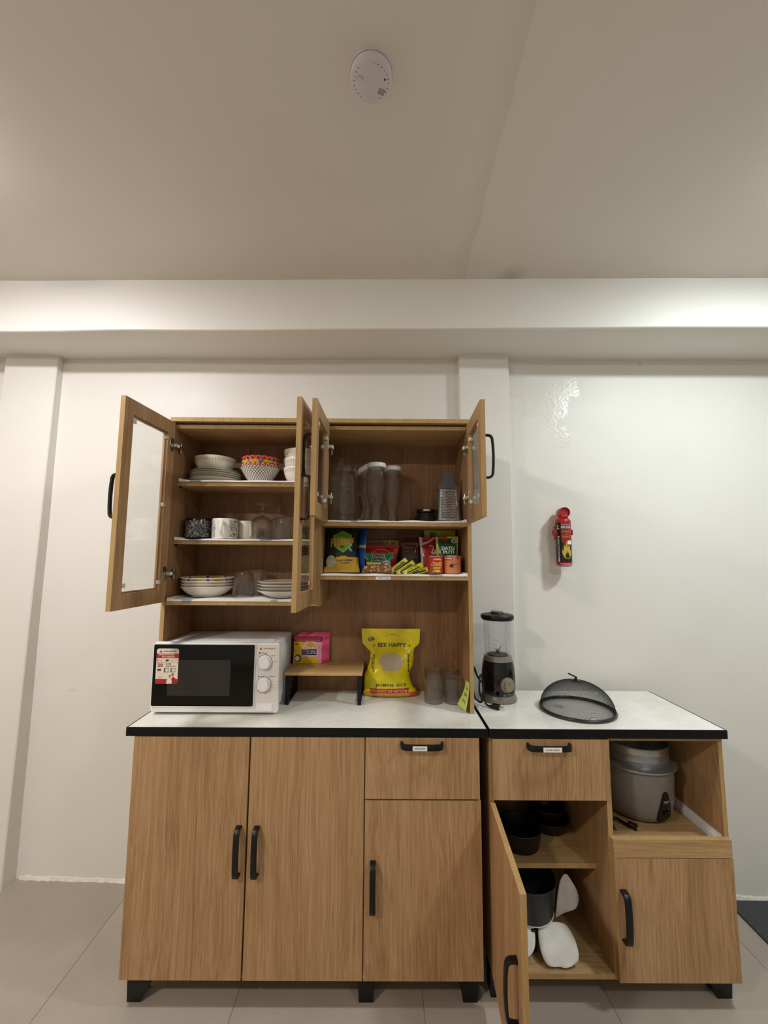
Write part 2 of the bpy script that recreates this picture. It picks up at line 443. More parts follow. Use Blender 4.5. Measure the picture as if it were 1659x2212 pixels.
# ------------------------------------------------------------------ furniture
def board(name, parent, x0, x1, y0, y1, z0, z1, edges='-y', mat=None, world=True):
    b = MB().box(x0, x1, y0, y1, z0, z1, 0, 1, edges)
    return obj(name, b, [mat or (WH if z1-z0 < .02 else WV), WE], parent, world=world)
def handle(parent, L, out, width, along='z', c=(0, 0, 0), face=(0, -1, 0), mat=None, d_shape=False, name='handle', label=None):
    """bow handle: feet on the door face at c, standing out along 'face'"""
    f = V(face); a = V((0, 0, 1)) if along == 'z' else V((1, 0, 0)); c = V(c)
    side = a.cross(f).normalized()
    h = L/2; pts = []
    prof = [(-h, 0), (-h+.001, out*.55), (-h+.004, out*.80), (-h+.012, out*.95), (-h*.5, out*1.03), (0, out*1.07), (h*.5, out*1.03), (h-.012, out*.95), (h-.004, out*.80), (h-.001, out*.55), (h, 0)]
    t = .0075
    sec = []
    wd = width/2; ht = t/2; r = .0018
    for sx, sy in ((1, 1), (-1, 1), (-1, -1), (1, -1)):
        for k in range(3):
            an = {(1, 1): 0, (-1, 1): PI/2, (-1, -1): PI, (1, -1): 1.5*PI}[(sx, sy)]+k*PI/4
            sec.append((sx*(wd-r)+r*math.cos(an), sy*(ht-r)+r*math.sin(an)))
    b = MB(); N = len(prof)
    P = [c+a*p+f*q for p, q in prof]; rows = []
    for i in range(N):
        tt = (P[min(i+1, N-1)]-P[max(i-1, 0)]).normalized(); nn = side.cross(tt).normalized()
        rows.append([b.vert(P[i]+side*x+nn*y) for x, y in sec])
    n = len(sec)
    for i in range(N-1):
        for k in range(n): b.face((rows[i][k], rows[i][(k+1) % n], rows[i+1][(k+1) % n], rows[i+1][k]), 0, True)
    b.face(rows[0][::-1]); b.face(rows[-1])
    o = obj(name, b, mat or BLK, parent)
    if label: o['label'] = label
    return o
def slab_door(parent, x0, x1, z0, z1, hx=None, hz=None, name='door', world_root=None, mat=None, y1=.018):
    rl = root_loc(parent)
    b = MB().box(x0-rl.x, x1-rl.x, 0-rl.y, y1-rl.y, z0-rl.z, z1-rl.z, 0, 1, '-x+x-z+z')
    d = obj(name, b, [mat or WV, WE], parent)
    return d
def name_tag(parent, txt, x, y, z, w, h):
    b = MB(); rl = root_loc(parent); fn = front(x-rl.x, y-rl.y, z-rl.z)
    b.box(x-rl.x-w/2, x-rl.x+w/2, y-rl.y, y-rl.y+.0012, z-rl.z-h/2, z-rl.z+h/2)
    b.text(txt, 0, 0, w*.72, h*.30, lambda u, v: (x-rl.x+u, y-rl.y-.0004, z-rl.z+v), 1, .01)
    o = obj('name_tag', b, [PAPER, INK], parent); o['label'] = 'white paper tag with printed capitals'
    return o

def leg_mesh(name, parent, top, bot, y0, y1, z1=.092):
    """top/bot = (x0,x1) pairs"""
    b = MB(); p = []
    for (xs, z, yy) in ((bot, 0, (y0+.004, y1)), (top, z1*.62, (y0, y1)), (top, z1, (y0, y1))):
        p.append([b.vert(q) for q in ((xs[0], yy[0], z), (xs[1], yy[0], z), (xs[1], yy[1], z), (xs[0], yy[1], z))])
    for A, B in ((p[0], p[1]), (p[1], p[2])):
        for k in range(4): b.face((A[k], A[(k+1) % 4], B[(k+1) % 4], B[k]))
    b.face(p[0][::-1]); b.face(p[2])
    return obj(name, b, BLK, parent, world=True)

BZ = .818   # underside of the worktops
def left_base():
    t = thing('base_cabinet', 'wide oak-look base cabinet with three doors and one drawer under the microwave', 'cabinet', (.6, .2, 0))
    board('side_panel', t, .030, .044, .02, .40, .08, BZ)
    board('side_panel', t, 1.158, 1.172, .02, .40, .08, BZ)
    board('divider_panel', t, .784, .798, .021, .39, .094, BZ)
    board('bottom_panel', t, .044, 1.158, .02, .40, .08, .094)
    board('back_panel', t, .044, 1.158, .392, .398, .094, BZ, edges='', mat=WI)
    board('top_rail', t, .044, 1.158, .021, .09, .803, BZ)
    board('plinth_rail', t, .05, 1.15, .10, .114, .055, .08, mat=BLKM)
    for x0, x1, z0, z1, hx, hz in ((.028, .4085, .0905, .8165, .3865, .470), (.4145, .7895, .0905, .8165, .4445, .469), (.793, 1.172, .0905, .6205, .8205, .3665)):
        d = slab_door(t, x0, x1, z0, z1)
        handle(d, .142, .028, .019, 'z', (hx-.6, -.2, hz))
    d = slab_door(t, .793, 1.169, .6265, .8170, name='drawer')
    handle(d, .134, .026, .019, 'x', (.979-.6, -.2, .797))
    name_tag(d, 'SPOON & FORK', .970, -.0335, .797, .047, .0145)
    leg_mesh('leg', t, (.041, .113), (.041, .085), .027, .085)
    leg_mesh('leg', t, (.776, .829), (.779, .825), .028, .075)
    leg_mesh('leg', t, (1.106, 1.162), (1.112, 1.158), .029, .085)
    for x in (.05, .78, 1.11): leg_mesh('leg', t, (x, x+.05), (x, x+.046), .33, .38, .08)
    return t
def right_base():
    t = thing('base_cabinet', 'oak-look base cabinet with an open door and a rice cooker bay, under the blender', 'cabinet', (1.6, .2, 0))
    board('side_panel', t, 1.206, 1.220, .02, .40, .08, BZ)
    board('side_panel', t, 1.977, 1.991, .02, .40, .08, BZ)
    board('divider_panel', t, 1.594, 1.610, .019, .40, .094, BZ)
    board('bottom_panel', t, 1.220, 1.977, .02, .40, .080, .096)
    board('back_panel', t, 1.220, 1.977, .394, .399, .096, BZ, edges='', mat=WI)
    board('top_rail', t, 1.610, 1.977, .02, .10, .803, BZ)
    board('plinth_rail', t, 1.25, 1.95, .10, .114, .055, .08, mat=BLKM)
    board('shelf', t, 1.220, 1.594, .112, .394, .344, .360)
    d = slab_door(t, 1.214, 1.600, .6245, .8135, name='drawer')
    handle(d, .138, .026, .019, 'x', (1.398-1.6, -.2, .795))
    name_tag(d, 'KITCHEN UTENSILS', 1.400, -.0335, .795, .060, .0145)
    d = slab_door(t, 1.600, 1.985, .0875, .4495)
    handle(d, .144, .028, .021, 'z', (1.623-1.6, -.2, .283))
    # pull-out board with a raised lip and a white runner beside it
    b = MB(); b.box(1.599-1.6, 1.984-1.6, -.2, -.182, .4520, .5065, 0, 1, '+z-x+x'); b.box(1.616-1.6, 1.962-1.6, -.182, .185, .459, .474, 0)
    obj('pull_out_shelf', b, [WH, WE], t)
    b = MB(); b.box(1.9635, 1.9705, .022, .36, .468, .492); b.box(1.9715, 1.9765, .03, .37, .474, .504); b.box(1.964, 1.976, .022, .05, .474, .488)
    o = obj('slide_rail', b, WHT, t, world=True); o['label'] = 'white metal drawer runner'
    board('runner_strip', t, 1.610, 1.977, .02, .40, .440, .452)
    # open door, hinged at the left side
    ang = math.atan2(-.3756, 1.1927-1.218)
    L = math.hypot(.3756, .0253)
    b = MB().box(0, L, 0, .0155, .0905, .617, 0, 1, '-x+x-z+z')
    # local frame: x from the hinge to the free end, outer face towards local -y
    d = obj('door', b, [WV, WE], t, loc=(1.2025-1.6, -.2, 0), rot=(0, 0, ang))

    handle(d, .142, .028, .019, 'z', (L-.045, 0, .366), (0, -1, 0))
    for z in (.18, .53):
        b = MB(); b.rbox(.004, .05, .0156, .024, z-.014, z+.014, .003); b.rbox(-.03, .02, .018, .028, z-.008, z+.008, .002)
        obj('hinge', b, CHR, d)
    leg_mesh('leg', t, (1.203, 1.226), (1.205, 1.232), .045, .10, .08)
    leg_mesh('leg', t, (1.916, 1.986), (1.938, 1.986), .044, .10, .08)
    leg_mesh('leg', t, (1.585, 1.62), (1.585, 1.62), .20, .25, .08)
    for x in (1.215, 1.93): leg_mesh('leg', t, (x, x+.05), (x, x+.046), .33, .38, .08)
    return t
def worktops():
    m = NM('white stone effect top'); c = m.coord()
    f = m.noise(c, 7, 6, .6); g = m.noise(c, 60, 3)
    m.set(Base_Color=m.ramp(m.math('ADD', m.math('MULTIPLY', f, .7), m.math('MULTIPLY', g, .3)), [(.35, rgb(222, 218, 208)), (.65, rgb(240, 238, 231))]), Roughness=m.math('ADD', .05, m.math('MULTIPLY', f, .14)))
    for nm, x0, x1, lab in (('left', -.001, 1.1985, 'white stone-effect worktop with black edge carrying the microwave and rice bag'), ('right', 1.2025, 1.997, 'white stone-effect worktop with black edge carrying the blender and mesh cover')):
        t = thing('worktop', lab, 'worktop', ((x0+x1)/2, .2, BZ))
        b = MB().box(x0+.0035, x1-.0035, .0035, .4126, BZ+.001, .8452); obj('stone_slab', b, m.m, t, world=True)
        b = MB(); z0, z1 = BZ, .8458
        b.box(x0, x1, 0, .0035, z0, z1); b.box(x0, x0+.0035, .0035, .4126, z0, z1); b.box(x1-.0035, x1, .0035, .4126, z0, z1)
        b.box(x0, x1, .004, .03, z0, z0+.001)
        o = obj('edge_trim', b, BLKE, t, world=True); o['label'] = 'black edge strip'

def glass_door(root, width, z0, z1, outer, inner_t, hx, hy, ang, hz, clips, hinges, hside):
    """door in its own frame: x from hinge to free edge, thickness from y=0 (outer) to y=outer*t"""
    th = .016; s = outer
    W = width; H = z1-z0; st = .050; rl = .055
    b = MB()
    o_ = [(0, z0), (W, z0), (W, z1), (0, z1)]; i_ = [(st, z0+rl), (W-st, z0+rl), (W-st, z1-rl), (st, z1-rl)]
    i2 = [(st-.006, z0+rl-.006), (W-st+.006, z0+rl-.006), (W-st+.006, z1-rl+.006), (st-.006, z1-rl+.006)]
    yo, yi, ym = 0, s*th, s*th*.45       # outer face, inner face, rebate depth
    def ring(A, ya, B, yb, m):
        P = [b.vert((p[0], ya, p[1])) for p in A]; Q = [b.vert((p[0], yb, p[1])) for p in B]
        for k in range(4): b.face((P[k], P[(k+1) % 4], Q[(k+1) % 4], Q[k]), m)
    ring(o_, yo, i_, yo, 0); ring(i_, yo, i_, ym, 0); ring(i_, ym, i2, ym, 0); ring(i2, ym, i2, yi, 2); ring(i2, yi, o_, yi, 0); ring(o_, yi, o_, yo, 1)
    d = obj('door', b, [WV, WE, WV], root, loc=(hx-root.location.x, hy-root.location.y, -root.location.z), rot=(0, 0, ang))
    b = MB().box(st-.005, W-st+.005, ym, ym+s*.003, z0+rl-.005, z1-rl+.005); obj('glass_pane', b, PANE, d)
    handle(d, .142, .027, .013, 'z', (W-.022, 0, hz), (0, -s, 0))
    for (cx, cz) in clips:
        b = MB(); y0 = ym+s*.003
        b.rbox(cx-.008, cx+.008, min(y0, y0+s*.007), max(y0, y0+s*.007), cz-.007, cz+.007, .002); obj('glass_clip', b, PET_W, d)
    for z in hinges:
        b = MB(); y = yi
        b.rbox(.006, .030, min(y, y+s*.002), max(y, y+s*.002), z-.026, z+.026, .0008)
        b.rbox(-.022, .010, min(y+s*.002, y+s*.014), max(y+s*.002, y+s*.014), z-.007, z+.007, .002)
        b.rbox(-.050, -.018, min(y+s*.002, y+s*.012), max(y+s*.002, y+s*.012), z-.005, z+.005, .002)
        b.rbox(-.046, -.036, min(y+s*.001, y+s*.008), max(y+s*.001, y+s*.008), z-.022, z+.022, .002)
        b.rbox(-.013, .003, min(y+s*.011, y+s*.0165), max(y+s*.011, y+s*.0165), z-.006, z+.006, .002, m=1)
        o = obj('hinge', b, [CHR, WHT], d); o['label'] = 'steel cup hinge with a white cap'
    return d
PET_W = plain('translucent clip', rgb(206, 200, 190), .3)
def hutch():
    t = thing('hutch', 'tall oak-look shelf hutch with four open glass doors standing on the left worktop', 'cabinet', (.6, .27, .8452))
    x0, x1, yf, yb = .018, 1.1835, .137, .405; zt = 1.9475; z0 = .8454
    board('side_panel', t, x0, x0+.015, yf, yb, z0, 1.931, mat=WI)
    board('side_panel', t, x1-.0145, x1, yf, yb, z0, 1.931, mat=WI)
    board('top_panel', t, x0, x1, yf-.012, yb, 1.9315, zt)
    board('upper_rail', t, x0+.015, x1-.0145, yf+.006, .3985, 1.909, 1.923)
    board('divider_panel', t, .594, .609, yf, yb-.006, 1.227, 1.909)
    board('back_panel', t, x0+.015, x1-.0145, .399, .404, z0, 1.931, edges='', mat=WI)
    board('shelf', t, .033, .594, .184, .399, 1.6875, 1.7035)
    board('shelf', t, .033, .594, .174, .399, 1.4575, 1.4715)
    board('shelf', t, .033, .594, .140, .399, 1.2285, 1.2430)
    board('shelf', t, .609, 1.169, yf, .399, 1.5300, 1.5445)
    s = board('shelf', t, .609, 1.169, yf, .399, 1.3265, 1.3410)
    name_tag(s, 'VARIETY STORE', .848, yf-.0014, 1.3335, .056, .0115)
    for (px, pz, py) in ((.036, 1.684, .20), (.036, 1.454, .19), (.591, 1.684, .20), (.591, 1.454, .19)):
        b = MB().rbox(px-.003, px+.003, py-.005, py+.005, pz-.003, pz+.004, .001); obj('shelf_pin', b, BLK, t, world=True)
    # doors: (width, z0, z1) – the doors of each pair swing outwards from the sides of the opening
    W1, W2 = .2843, .2733
    A = (.035, .132); Af = (.0131, -.1517)
    def a(h, f): return math.atan2(f[1]-h[1], f[0]-h[0])
    # leftmost: inner face right (local +y), outer face left
    # local +y is 90deg left of x axis; x axis points to -Y, so local +y points to +X (inner side)
    z = (1.2407, 1.9266); zz = (1.543, 1.9266)
    def clipset(W, z0, z1): return [(.045, z0+.075), (.045, z1-.07), (W-.052, z0+.075), (W-.052, z1-.07)]
    def place(h, f, W, zr, side, hz, hin, mid):
        an = a(h, f); nrm = V((-math.sin(an), math.cos(an)))     # local +y direction
        # side=+1: inner face on +X side, given points are on the inner (right) face; else inner face on -X side
        if side > 0:
            off = V((h[0], h[1]))-nrm*.016; sgn = 1
        else:
            off = V((h[0], h[1])); sgn = -1
        cl = clipset(W, *zr)+mid
        return glass_door(t, W, zr[0], zr[1], sgn, .016, off.x, off.y, an, hz, cl, hin, side)
    place(A, Af, W1, z, 1, 1.602, (1.345, 1.835), [(.045, 1.60)])
    # B: points measured on its outer (right) face
    place((.5950, .132), (.5812, -.1517), W1, z, -1, 1.602, (1.345, 1.835), [(.045, 1.60)])
    place((.635, .132), (.6289, -.1414), W2, zz, 1, 1.742, (1.640, 1.835), [])
    # D: points measured on the inner (left) face -> outer face .016 further right
    place((.1700+1.016, .132), (1.1586+.016, -.141), W2, zz, -1, 1.742, (1.640, 1.835), [])
    return t
left_base(); right_base(); worktops(); HUTCH = hutch()
# ------------------------------------------------------------------ things on the shelves
def towel(label, x0, x1, y0, y1, z, fold='left', droop=0.0, stripes=((.08, .16), (.86, .94)), th=.006):
    t = thing('tea_towel', label, 'towel', ((x0+x1)/2, (y0+y1)/2, z), group=None)
    m = NM('towel '+fold+str(round(z*100))); c = m.coord('Generated'); x, y, zz = m.sep(c)
    f = 0
    for a, b_ in stripes:
        k = m.math('MULTIPLY', m.math('GREATER_THAN', x, a), m.math('LESS_THAN', x, b_)); f = m.math('MAXIMUM', f, k)
    f = m.math('MULTIPLY', f, m.math('MULTIPLY', m.math('LESS_THAN', y, .10), .8))
    m.set(Base_Color=m.mix(f, rgb(243, 242, 240), rgb(130, 170, 206)), Roughness=.95)
    m.bump(m.noise(m.coord(), 600, 2), .4, .0008)
    b = MB(); n = 44; ny = 12; cx, cy = (x0+x1)/2, (y0+y1)/2
    def top(u, v):
        x = lerp(x0, x1, u); w = .0016*noise.noise(V((x*14, v*3, z*9)))
        h = th+w+.0012*math.sin(x*41)
        roll = .006*math.exp(-((u if fold == 'left' else 1-u)*30)**2)
        return (x-cx, lerp(y0, y1, v)-cy-.003*noise.noise(V((x*9, 0, z))), max(.002, h+roll))
    for lo in (0, 1):
        g = [[b.vert(top(i/n, j/ny) if lo else (top(i/n, j/ny)[0], top(i/n, j/ny)[1], .0004)) for i in range(n+1)] for j in range(ny+1)]
        if lo: G1 = g
        else: G0 = g
        for j in range(ny):
            for i in range(n): b.face((g[j][i], g[j][i+1], g[j+1][i+1], g[j+1][i]), 0, True)
    for i in range(n):
        b.face((G0[0][i], G0[0][i+1], G1[0][i+1], G1[0][i]), 0); b.face((G0[ny][i], G0[ny][i+1], G1[ny][i+1], G1[ny][i]), 0)
    for j in range(ny):
        b.face((G0[j][0], G0[j+1][0], G1[j+1][0], G1[j][0]), 0); b.face((G0[j][n], G0[j+1][n], G1[j+1][n], G1[j][n]), 0)
    obj('cloth', b, m.m, t)
    # rolled hem along the folded end
    b = MB(); ex = (x0+.006 if fold == 'left' else x1-.006)-cx; pts = [(ex, lerp(y0, y1, k/8)-cy, .0068+.0006*math.sin(k)) for k in range(9)]
    b.tube(pts, .0064, 12); o = obj('folded_hem', b, m.m, t)
    return t
T1, T2, T3, T4, T5 = 1.7037, 1.4717, 1.2432, 1.5447, 1.3412
towel('white tea towel with blue stripes under the plates and patterned bowls, top left shelf', .037, .592, .176, .385, T1, stripes=((.08, .16), (.86, .95)))
towel('white tea towel with blue stripes under the mugs and stemmed glasses', .037, .592, .168, .385, T2, stripes=((.10, .19), (.60, .68)))
towel('white tea towel under the deep plates on the lowest left shelf', .038, .592, .137, .385, T3, stripes=((.10, .17), (.7, .75)))
towel('folded white tea towel with a blue end under the jar and carafes', .612, 1.166, .135, .385, T4, 'right', stripes=((.20, .245), (.0, .0)))
towel('white tea towel under the snack packets', .612, 1.166, .133, .385, T5, 'right', stripes=((.74, .83), (.98, .99)))
CT = .0088

def lathe_thing(name, label, cat, prof, loc, mat, part='body', group=None, n=48, mats=None, single=True, rot=(0, 0, 0), sq=None):
    b = MB().lathe(prof, n=n, mats=mats, sq=sq)
    o = obj(name, b, mat, None, loc, rot)
    return tag(o, label, cat, group)
def plate_prof(r, h, t=.0022, foot=.55):
    return [(0, .002), (r*foot-.004, .002), (r*foot-.002, 0), (r*foot, 0), (r*foot+.003, .0025), (r*.8, h*.45), (r*.97, h-.001), (r, h), (r*.985, h+.0012), (r*.95, h-.0005), (r*.78, h*.45+t), (r*foot, .0025+t), (0, .0025+t)]
def bowl_prof(r, h, foot, t=.003, bulge=.5):
    p = [(0, .002), (foot-.003, .002), (foot-.002, 0), (foot, 0), (foot+.001, .003)]
    for k in range(1, 9):
        q = k/8; p.append((foot+(r-foot)*(q**bulge)*(.999), .003+(h-.003)*q))
    p.append((r-t*.5, h+.0012)); p.append((r-t, h-.0005))
    for k in range(7, -1, -1):
        q = k/8; p.append((max(.001, foot-t+(r-foot)*(q**bulge)), .003+t+(h-.003-t)*q))
    p.append((0, .003+t)); return p
def band_mat(name, base, fn, rough=.16):
    m = NM(name); c = m.coord(); x, y, z = m.sep(c); a = m.math('ARCTAN2', y, x)
    m.set(Base_Color=fn(m, a, z, m.math('SQRT', m.math('ADD', m.math('MULTIPLY', x, x), m.math('MULTIPLY', y, y)))), Roughness=rough); return m.m
def between(m, z, a, b): return m.math('MULTIPLY', m.math('GREATER_THAN', z, a), m.math('LESS_THAN', z, b))
def leaf_fn(z0, z1, N=44, base=rgb(228, 220, 204), ink=rgb(140, 134, 120)):
    def fn(m, a, z, r):
        sl = m.math('ADD', m.math('MULTIPLY', a, N/(2*PI)), m.math('MULTIPLY', m.math('ABSOLUTE', m.math('SUBTRACT', z, (z0+z1)/2)), 70))
        k = m.math('LESS_THAN', m.math('ABSOLUTE', m.math('SUBTRACT', m.math('FRACT', sl), .5)), .17)
        k = m.math('MULTIPLY', k, between(m, z, z0, z1))
        return m.mix(m.math('MULTIPLY', k, .75), base, ink)
    return fn
LEAFBIG = band_mat('ivory glaze with leaf band', None, leaf_fn(.040, .052, 46))
LEAFSM = band_mat('ivory glaze with leaf band small', None, leaf_fn(.040, .055, 40))
def lattice(N, K, base, ink, wdt=.12):
    def fn(m, a, z, r):
        aa = m.math('MULTIPLY', a, N/(2*PI)); zz = m.math('MULTIPLY', z, K)
        d1 = m.math('ABSOLUTE', m.math('SUBTRACT', m.math('FRACT', m.math('ADD', aa, zz)), .5))
        d2 = m.math('ABSOLUTE', m.math('SUBTRACT', m.math('FRACT', m.math('SUBTRACT', aa, zz)), .5))
        k = m.math('LESS_THAN', m.math('MINIMUM', d1, d2), wdt)
        return m.mix(k, base, ink)
    return fn
LATT = band_mat('white glaze with grey lattice', None, lattice(34, 75, rgb(232, 226, 216), rgb(70, 72, 70)))
def redfn(m, a, z, r):
    aa = m.math('FRACT', m.math('MULTIPLY', a, 20/(2*PI))); q = m.math('ABSOLUTE', m.math('SUBTRACT', aa, .5))
    zz = m.math('ABSOLUTE', m.math('MULTIPLY', m.math('SUBTRACT', z, .056), 36))
    d = m.math('LESS_THAN', m.math('ADD', q, zz), .30); e = m.math('MULTIPLY', m.math('GREATER_THAN', m.math('ADD', q, zz), .42), m.math('LESS_THAN', m.math('ADD', q, zz), .5))
    c1 = m.mix(d, rgb(214, 60, 56), rgb(170, 20, 26)); return m.mix(e, c1, rgb(240, 200, 190))
REDB = band_mat('red patterned glaze', None, redfn)
def redfn2(m, a, z, r):
    aa = m.math('FRACT', m.math('MULTIPLY', a, 24/(2*PI))); q = m.math('ABSOLUTE', m.math('SUBTRACT', aa, .5))
    zz = m.math('ABSOLUTE', m.math('MULTIPLY', m.math('SUBTRACT', z, .058), 42)); s = m.math('ADD', q, zz)
    k = m.math('MULTIPLY', m.math('GREATER_THAN', s, .2), m.math('LESS_THAN', s, .42)); return m.mix(k, rgb(196, 50, 50), rgb(244, 214, 200))
REDC = band_mat('red and cream patterned glaze', None, redfn2)
def yelfn(m, a, z, r):
    aa = m.math('FRACT', m.math('MULTIPLY', a, 9/(2*PI)))
    w_ = m.math('MULTIPLY', m.math('SINE', m.math('MULTIPLY', a, 23)), .06)
    k = m.math('LESS_THAN', m.math('ADD', aa, w_), .36); k2 = m.math('LESS_THAN', m.math('ADD', aa, w_), .12)
    c1 = m.mix(k, rgb(236, 190, 30), rgb(104, 142, 146)); return m.mix(k2, c1, rgb(160, 190, 206))
YELB = band_mat('yellow and blue patterned glaze', None, yelfn)
def innerfn(m, a, z, r):
    aa = m.math('FRACT', m.math('MULTIPLY', a, 8/(2*PI))); q = m.math('ABSOLUTE', m.math('SUBTRACT', aa, .5))
    k = m.math('LESS_THAN', q, .28); k3 = m.math('LESS_THAN', q, .06)
    c1 = m.mix(k, rgb(214, 176, 40), rgb(226, 196, 190)); c1 = m.mix(k3, c1, rgb(90, 30, 40))
    return m.mix(m.math('GREATER_THAN', r, .0995), c1, rgb(235, 230, 220))
INB = band_mat('yellow floral inner glaze', None, innerfn)

# top left shelf
z = T1+CT
cols = [('white dinner plate', CERB), ('white dinner plate', CERB), ('grey-white dinner plate', CER), ('grey-white dinner plate', CER)]
cx, cy = .1365, .292
PP = plate_prof(.1025, .017)
greyc = plain('grey rimmed glaze', rgb(206, 200, 186), .15, var=.03); mint = plain('pale mint glaze', rgb(204, 214, 198), .18, var=.03)
wd = ('bottom', 'second from the bottom', 'third from the bottom', 'fourth from the bottom')
for k in range(4):
    lathe_thing('dinner_plate', 'white dinner plate, %s of the stack on the top left shelf' % wd[k], 'plate', PP, (cx+.001*(k % 2), cy, z+k*.0085), [CERB, greyc, CERB, greyc][k], group='dinner plates on the top left shelf')
lathe_thing('dinner_plate', 'pale mint dinner plate directly under the white leaf-banded bowl', 'plate', plate_prof(.097, .016), (cx+.001, cy, z+4*.0085+.001), mint, group='dinner plates on the top left shelf')
def smooth_bowl(r, h, foot):
    p = [(0, .002), (foot-.003, .002), (foot-.001, 0), (foot+.001, 0)]
    for k in range(1, 11):
        an = k/10*PI/2*.92; p.append((foot+(r-foot)*math.sin(an)/math.sin(PI/2*.92), h*(1-math.cos(an))/(1-math.cos(PI/2*.92))))
    p += [(r-.001, h+.0015), (r-.003, h)]
    for k in range(9, -1, -1):
        an = k/10*PI/2*.92; p.append((max(0, foot-.003+(r-foot)*math.sin(an)/math.sin(PI/2*.92)), .004+(h-.004)*(1-math.cos(an))/(1-math.cos(PI/2*.92))))
    p.append((0, .004)); return p
lathe_thing('serving_bowl', 'white serving bowl with a leaf band, on top of the dinner plates', 'bowl', smooth_bowl(.082, .060, .040), (.134, .287, z+4*.0085+.0125), LEAFBIG)
bx, by = .330, .272
lathe_thing('cereal_bowl', 'white bowl with grey lattice pattern, bottom of the patterned stack', 'bowl', bowl_prof(.0795, .062, .040, bulge=.8), (bx, by, z), LATT, group='patterned bowls stacked on the top left shelf')
lathe_thing('cereal_bowl', 'red and cream patterned bowl just above the lattice bowl', 'bowl', bowl_prof(.0775, .064, .036, bulge=.8), (bx+.001, by, z+.010), REDC, group='patterned bowls stacked on the top left shelf')
lathe_thing('cereal_bowl', 'yellow and blue patterned bowl second from the top of its stack', 'bowl', bowl_prof(.0765, .066, .034, bulge=.8), (bx-.001, by, z+.022), YELB, group='patterned bowls stacked on the top left shelf')
lathe_thing('cereal_bowl', 'red diamond patterned bowl on top of the patterned stack', 'bowl', bowl_prof(.0775, .066, .034, bulge=.8), (bx, by, z+.0375), REDB, group='patterned bowls stacked on the top left shelf')
for k, w_ in enumerate(('lowest', 'middle', 'topmost')):
    lathe_thing('soup_bowl', 'white soup bowl with leaf band, %s of the stack behind the second door' % w_, 'bowl', smooth_bowl(.074, .062, .036), (.503, .272, z+k*.036+(.002 if k else 0)), LEAFSM, group='white soup bowls on the top left shelf')

# second shelf
z = T2+CT
def mug(label, x, y, r, h, mat, inner, hang, group=None, hs=1.0):
    t = thing('mug', label, 'mug', (x, y, z), group=group)
    b = MB().lathe([(0, .003), (r*.86, .003), (r*.9, 0), (r*.96, .002), (r, .010), (r, h-.006), (r*.97, h-.001), (r*.95, h), (r*.92, h-.003), (r*.93, .012), (r*.85, .006), (0, .006)], mats=[0]*6+[1]*5)
    obj('body', b, [mat, inner], t)
    cx_, sy = math.cos(hang), math.sin(hang); b = MB(); pts = []
    for k in range(13):
        a = -PI*.46+PI*.92*k/12; d = (r-.004)+hs*(.026*max(0, math.cos(a))**.8+.002); zz = h*.50+h*.34*math.sin(a)
        pts.append((cx_*d, sy*d, zz))
    sec = [(.0045*math.cos(2*PI*k/10), .0065*math.sin(2*PI*k/10)) for k in range(10)]
    b.sweep(pts, [(q, p) for p, q in sec]); obj('handle', b, inner if mat is not BLKMUG else mat, t)
    return t
def doodle(name, bg, fg, zlim=None, side=None):
    def fn(m, a, z_, r):
        c = m.coord(); n1 = m.noise(c, 55, 1.5, .5, 1.8); n2 = m.noise(c, 95, 1, .5, 1.0)
        k = m.math('LESS_THAN', m.math('ABSOLUTE', m.math('SUBTRACT', n1, .5)), .022)
        k2 = m.math('LESS_THAN', m.math('ABSOLUTE', m.math('SUBTRACT', n2, .52)), .028)
        k = m.math('MAXIMUM', k, k2); k = m.math('MULTIPLY', k, between(m, z_, .006, .072))
        if side: k = m.math('MULTIPLY', k, m.math('GREATER_THAN', m.math('ABSOLUTE', m.math('SUBTRACT', a, side)), .55))
        return m.mix(k, bg, fg)
    return band_mat(name, None, fn, .2)
BLKMUG = doodle('black glaze with white doodles', rgb(20, 20, 22), rgb(170, 168, 164))
WHTMUG = doodle('white glaze with black doodles', rgb(234, 230, 222), rgb(60, 60, 64), side=-1.45)
BLKG = plain('black glaze', rgb(16, 16, 18), .15)
mug('black mug covered in white doodles, leftmost on the second shelf', .094, .252, .0515, .083, BLKMUG, BLKG, 2.0)
mug('white mug with black doodles and its handle facing forward', .204, .244, .051, .081, WHTMUG, CER, -1.42)
mug('small plain ivory mug half behind the doodled white mug', .271, .309, .041, .077, CERB, CERB, -.95, hs=.8)
def wine(label, x, y):
    t = thing('wine_glass', label, 'glass', (x, y, z), group='upturned stemmed glasses')
    b = MB().lathe([(.034, 0), (.040, .018), (.0435, .036), (.045, .050), (.0445, .062), (.039, .078), (.026, .090), (.012, .0955), (.006, .0975), (0, .0977), (0, .094), (.012, .0925), (.025, .087), (.0375, .076), (.0428, .062), (.0433, .05), (.0418, .036), (.0383, .018), (.0325, 0), (.034, 0)], n=48); obj('bowl', b, REAL, t)
    b = MB().lathe([(0, .0979), (.006, .0979), (.0042, .104), (.004, .116), (.0078, .122), (.0042, .128), (.0055, .1365), (0, .1366)], n=20); obj('stem', b, REAL, t)
    b = MB().lathe([(0, .1368), (.006, .137), (.018, .1405), (.0345, .1435), (.0355, .1450), (.0345, .1462), (0, .1475)], n=40); obj('foot', b, REAL, t)
wine('upturned stemmed glass nearest the mugs', .350, .255); wine('upturned stemmed glass behind the first, partly hidden', .396, .334)
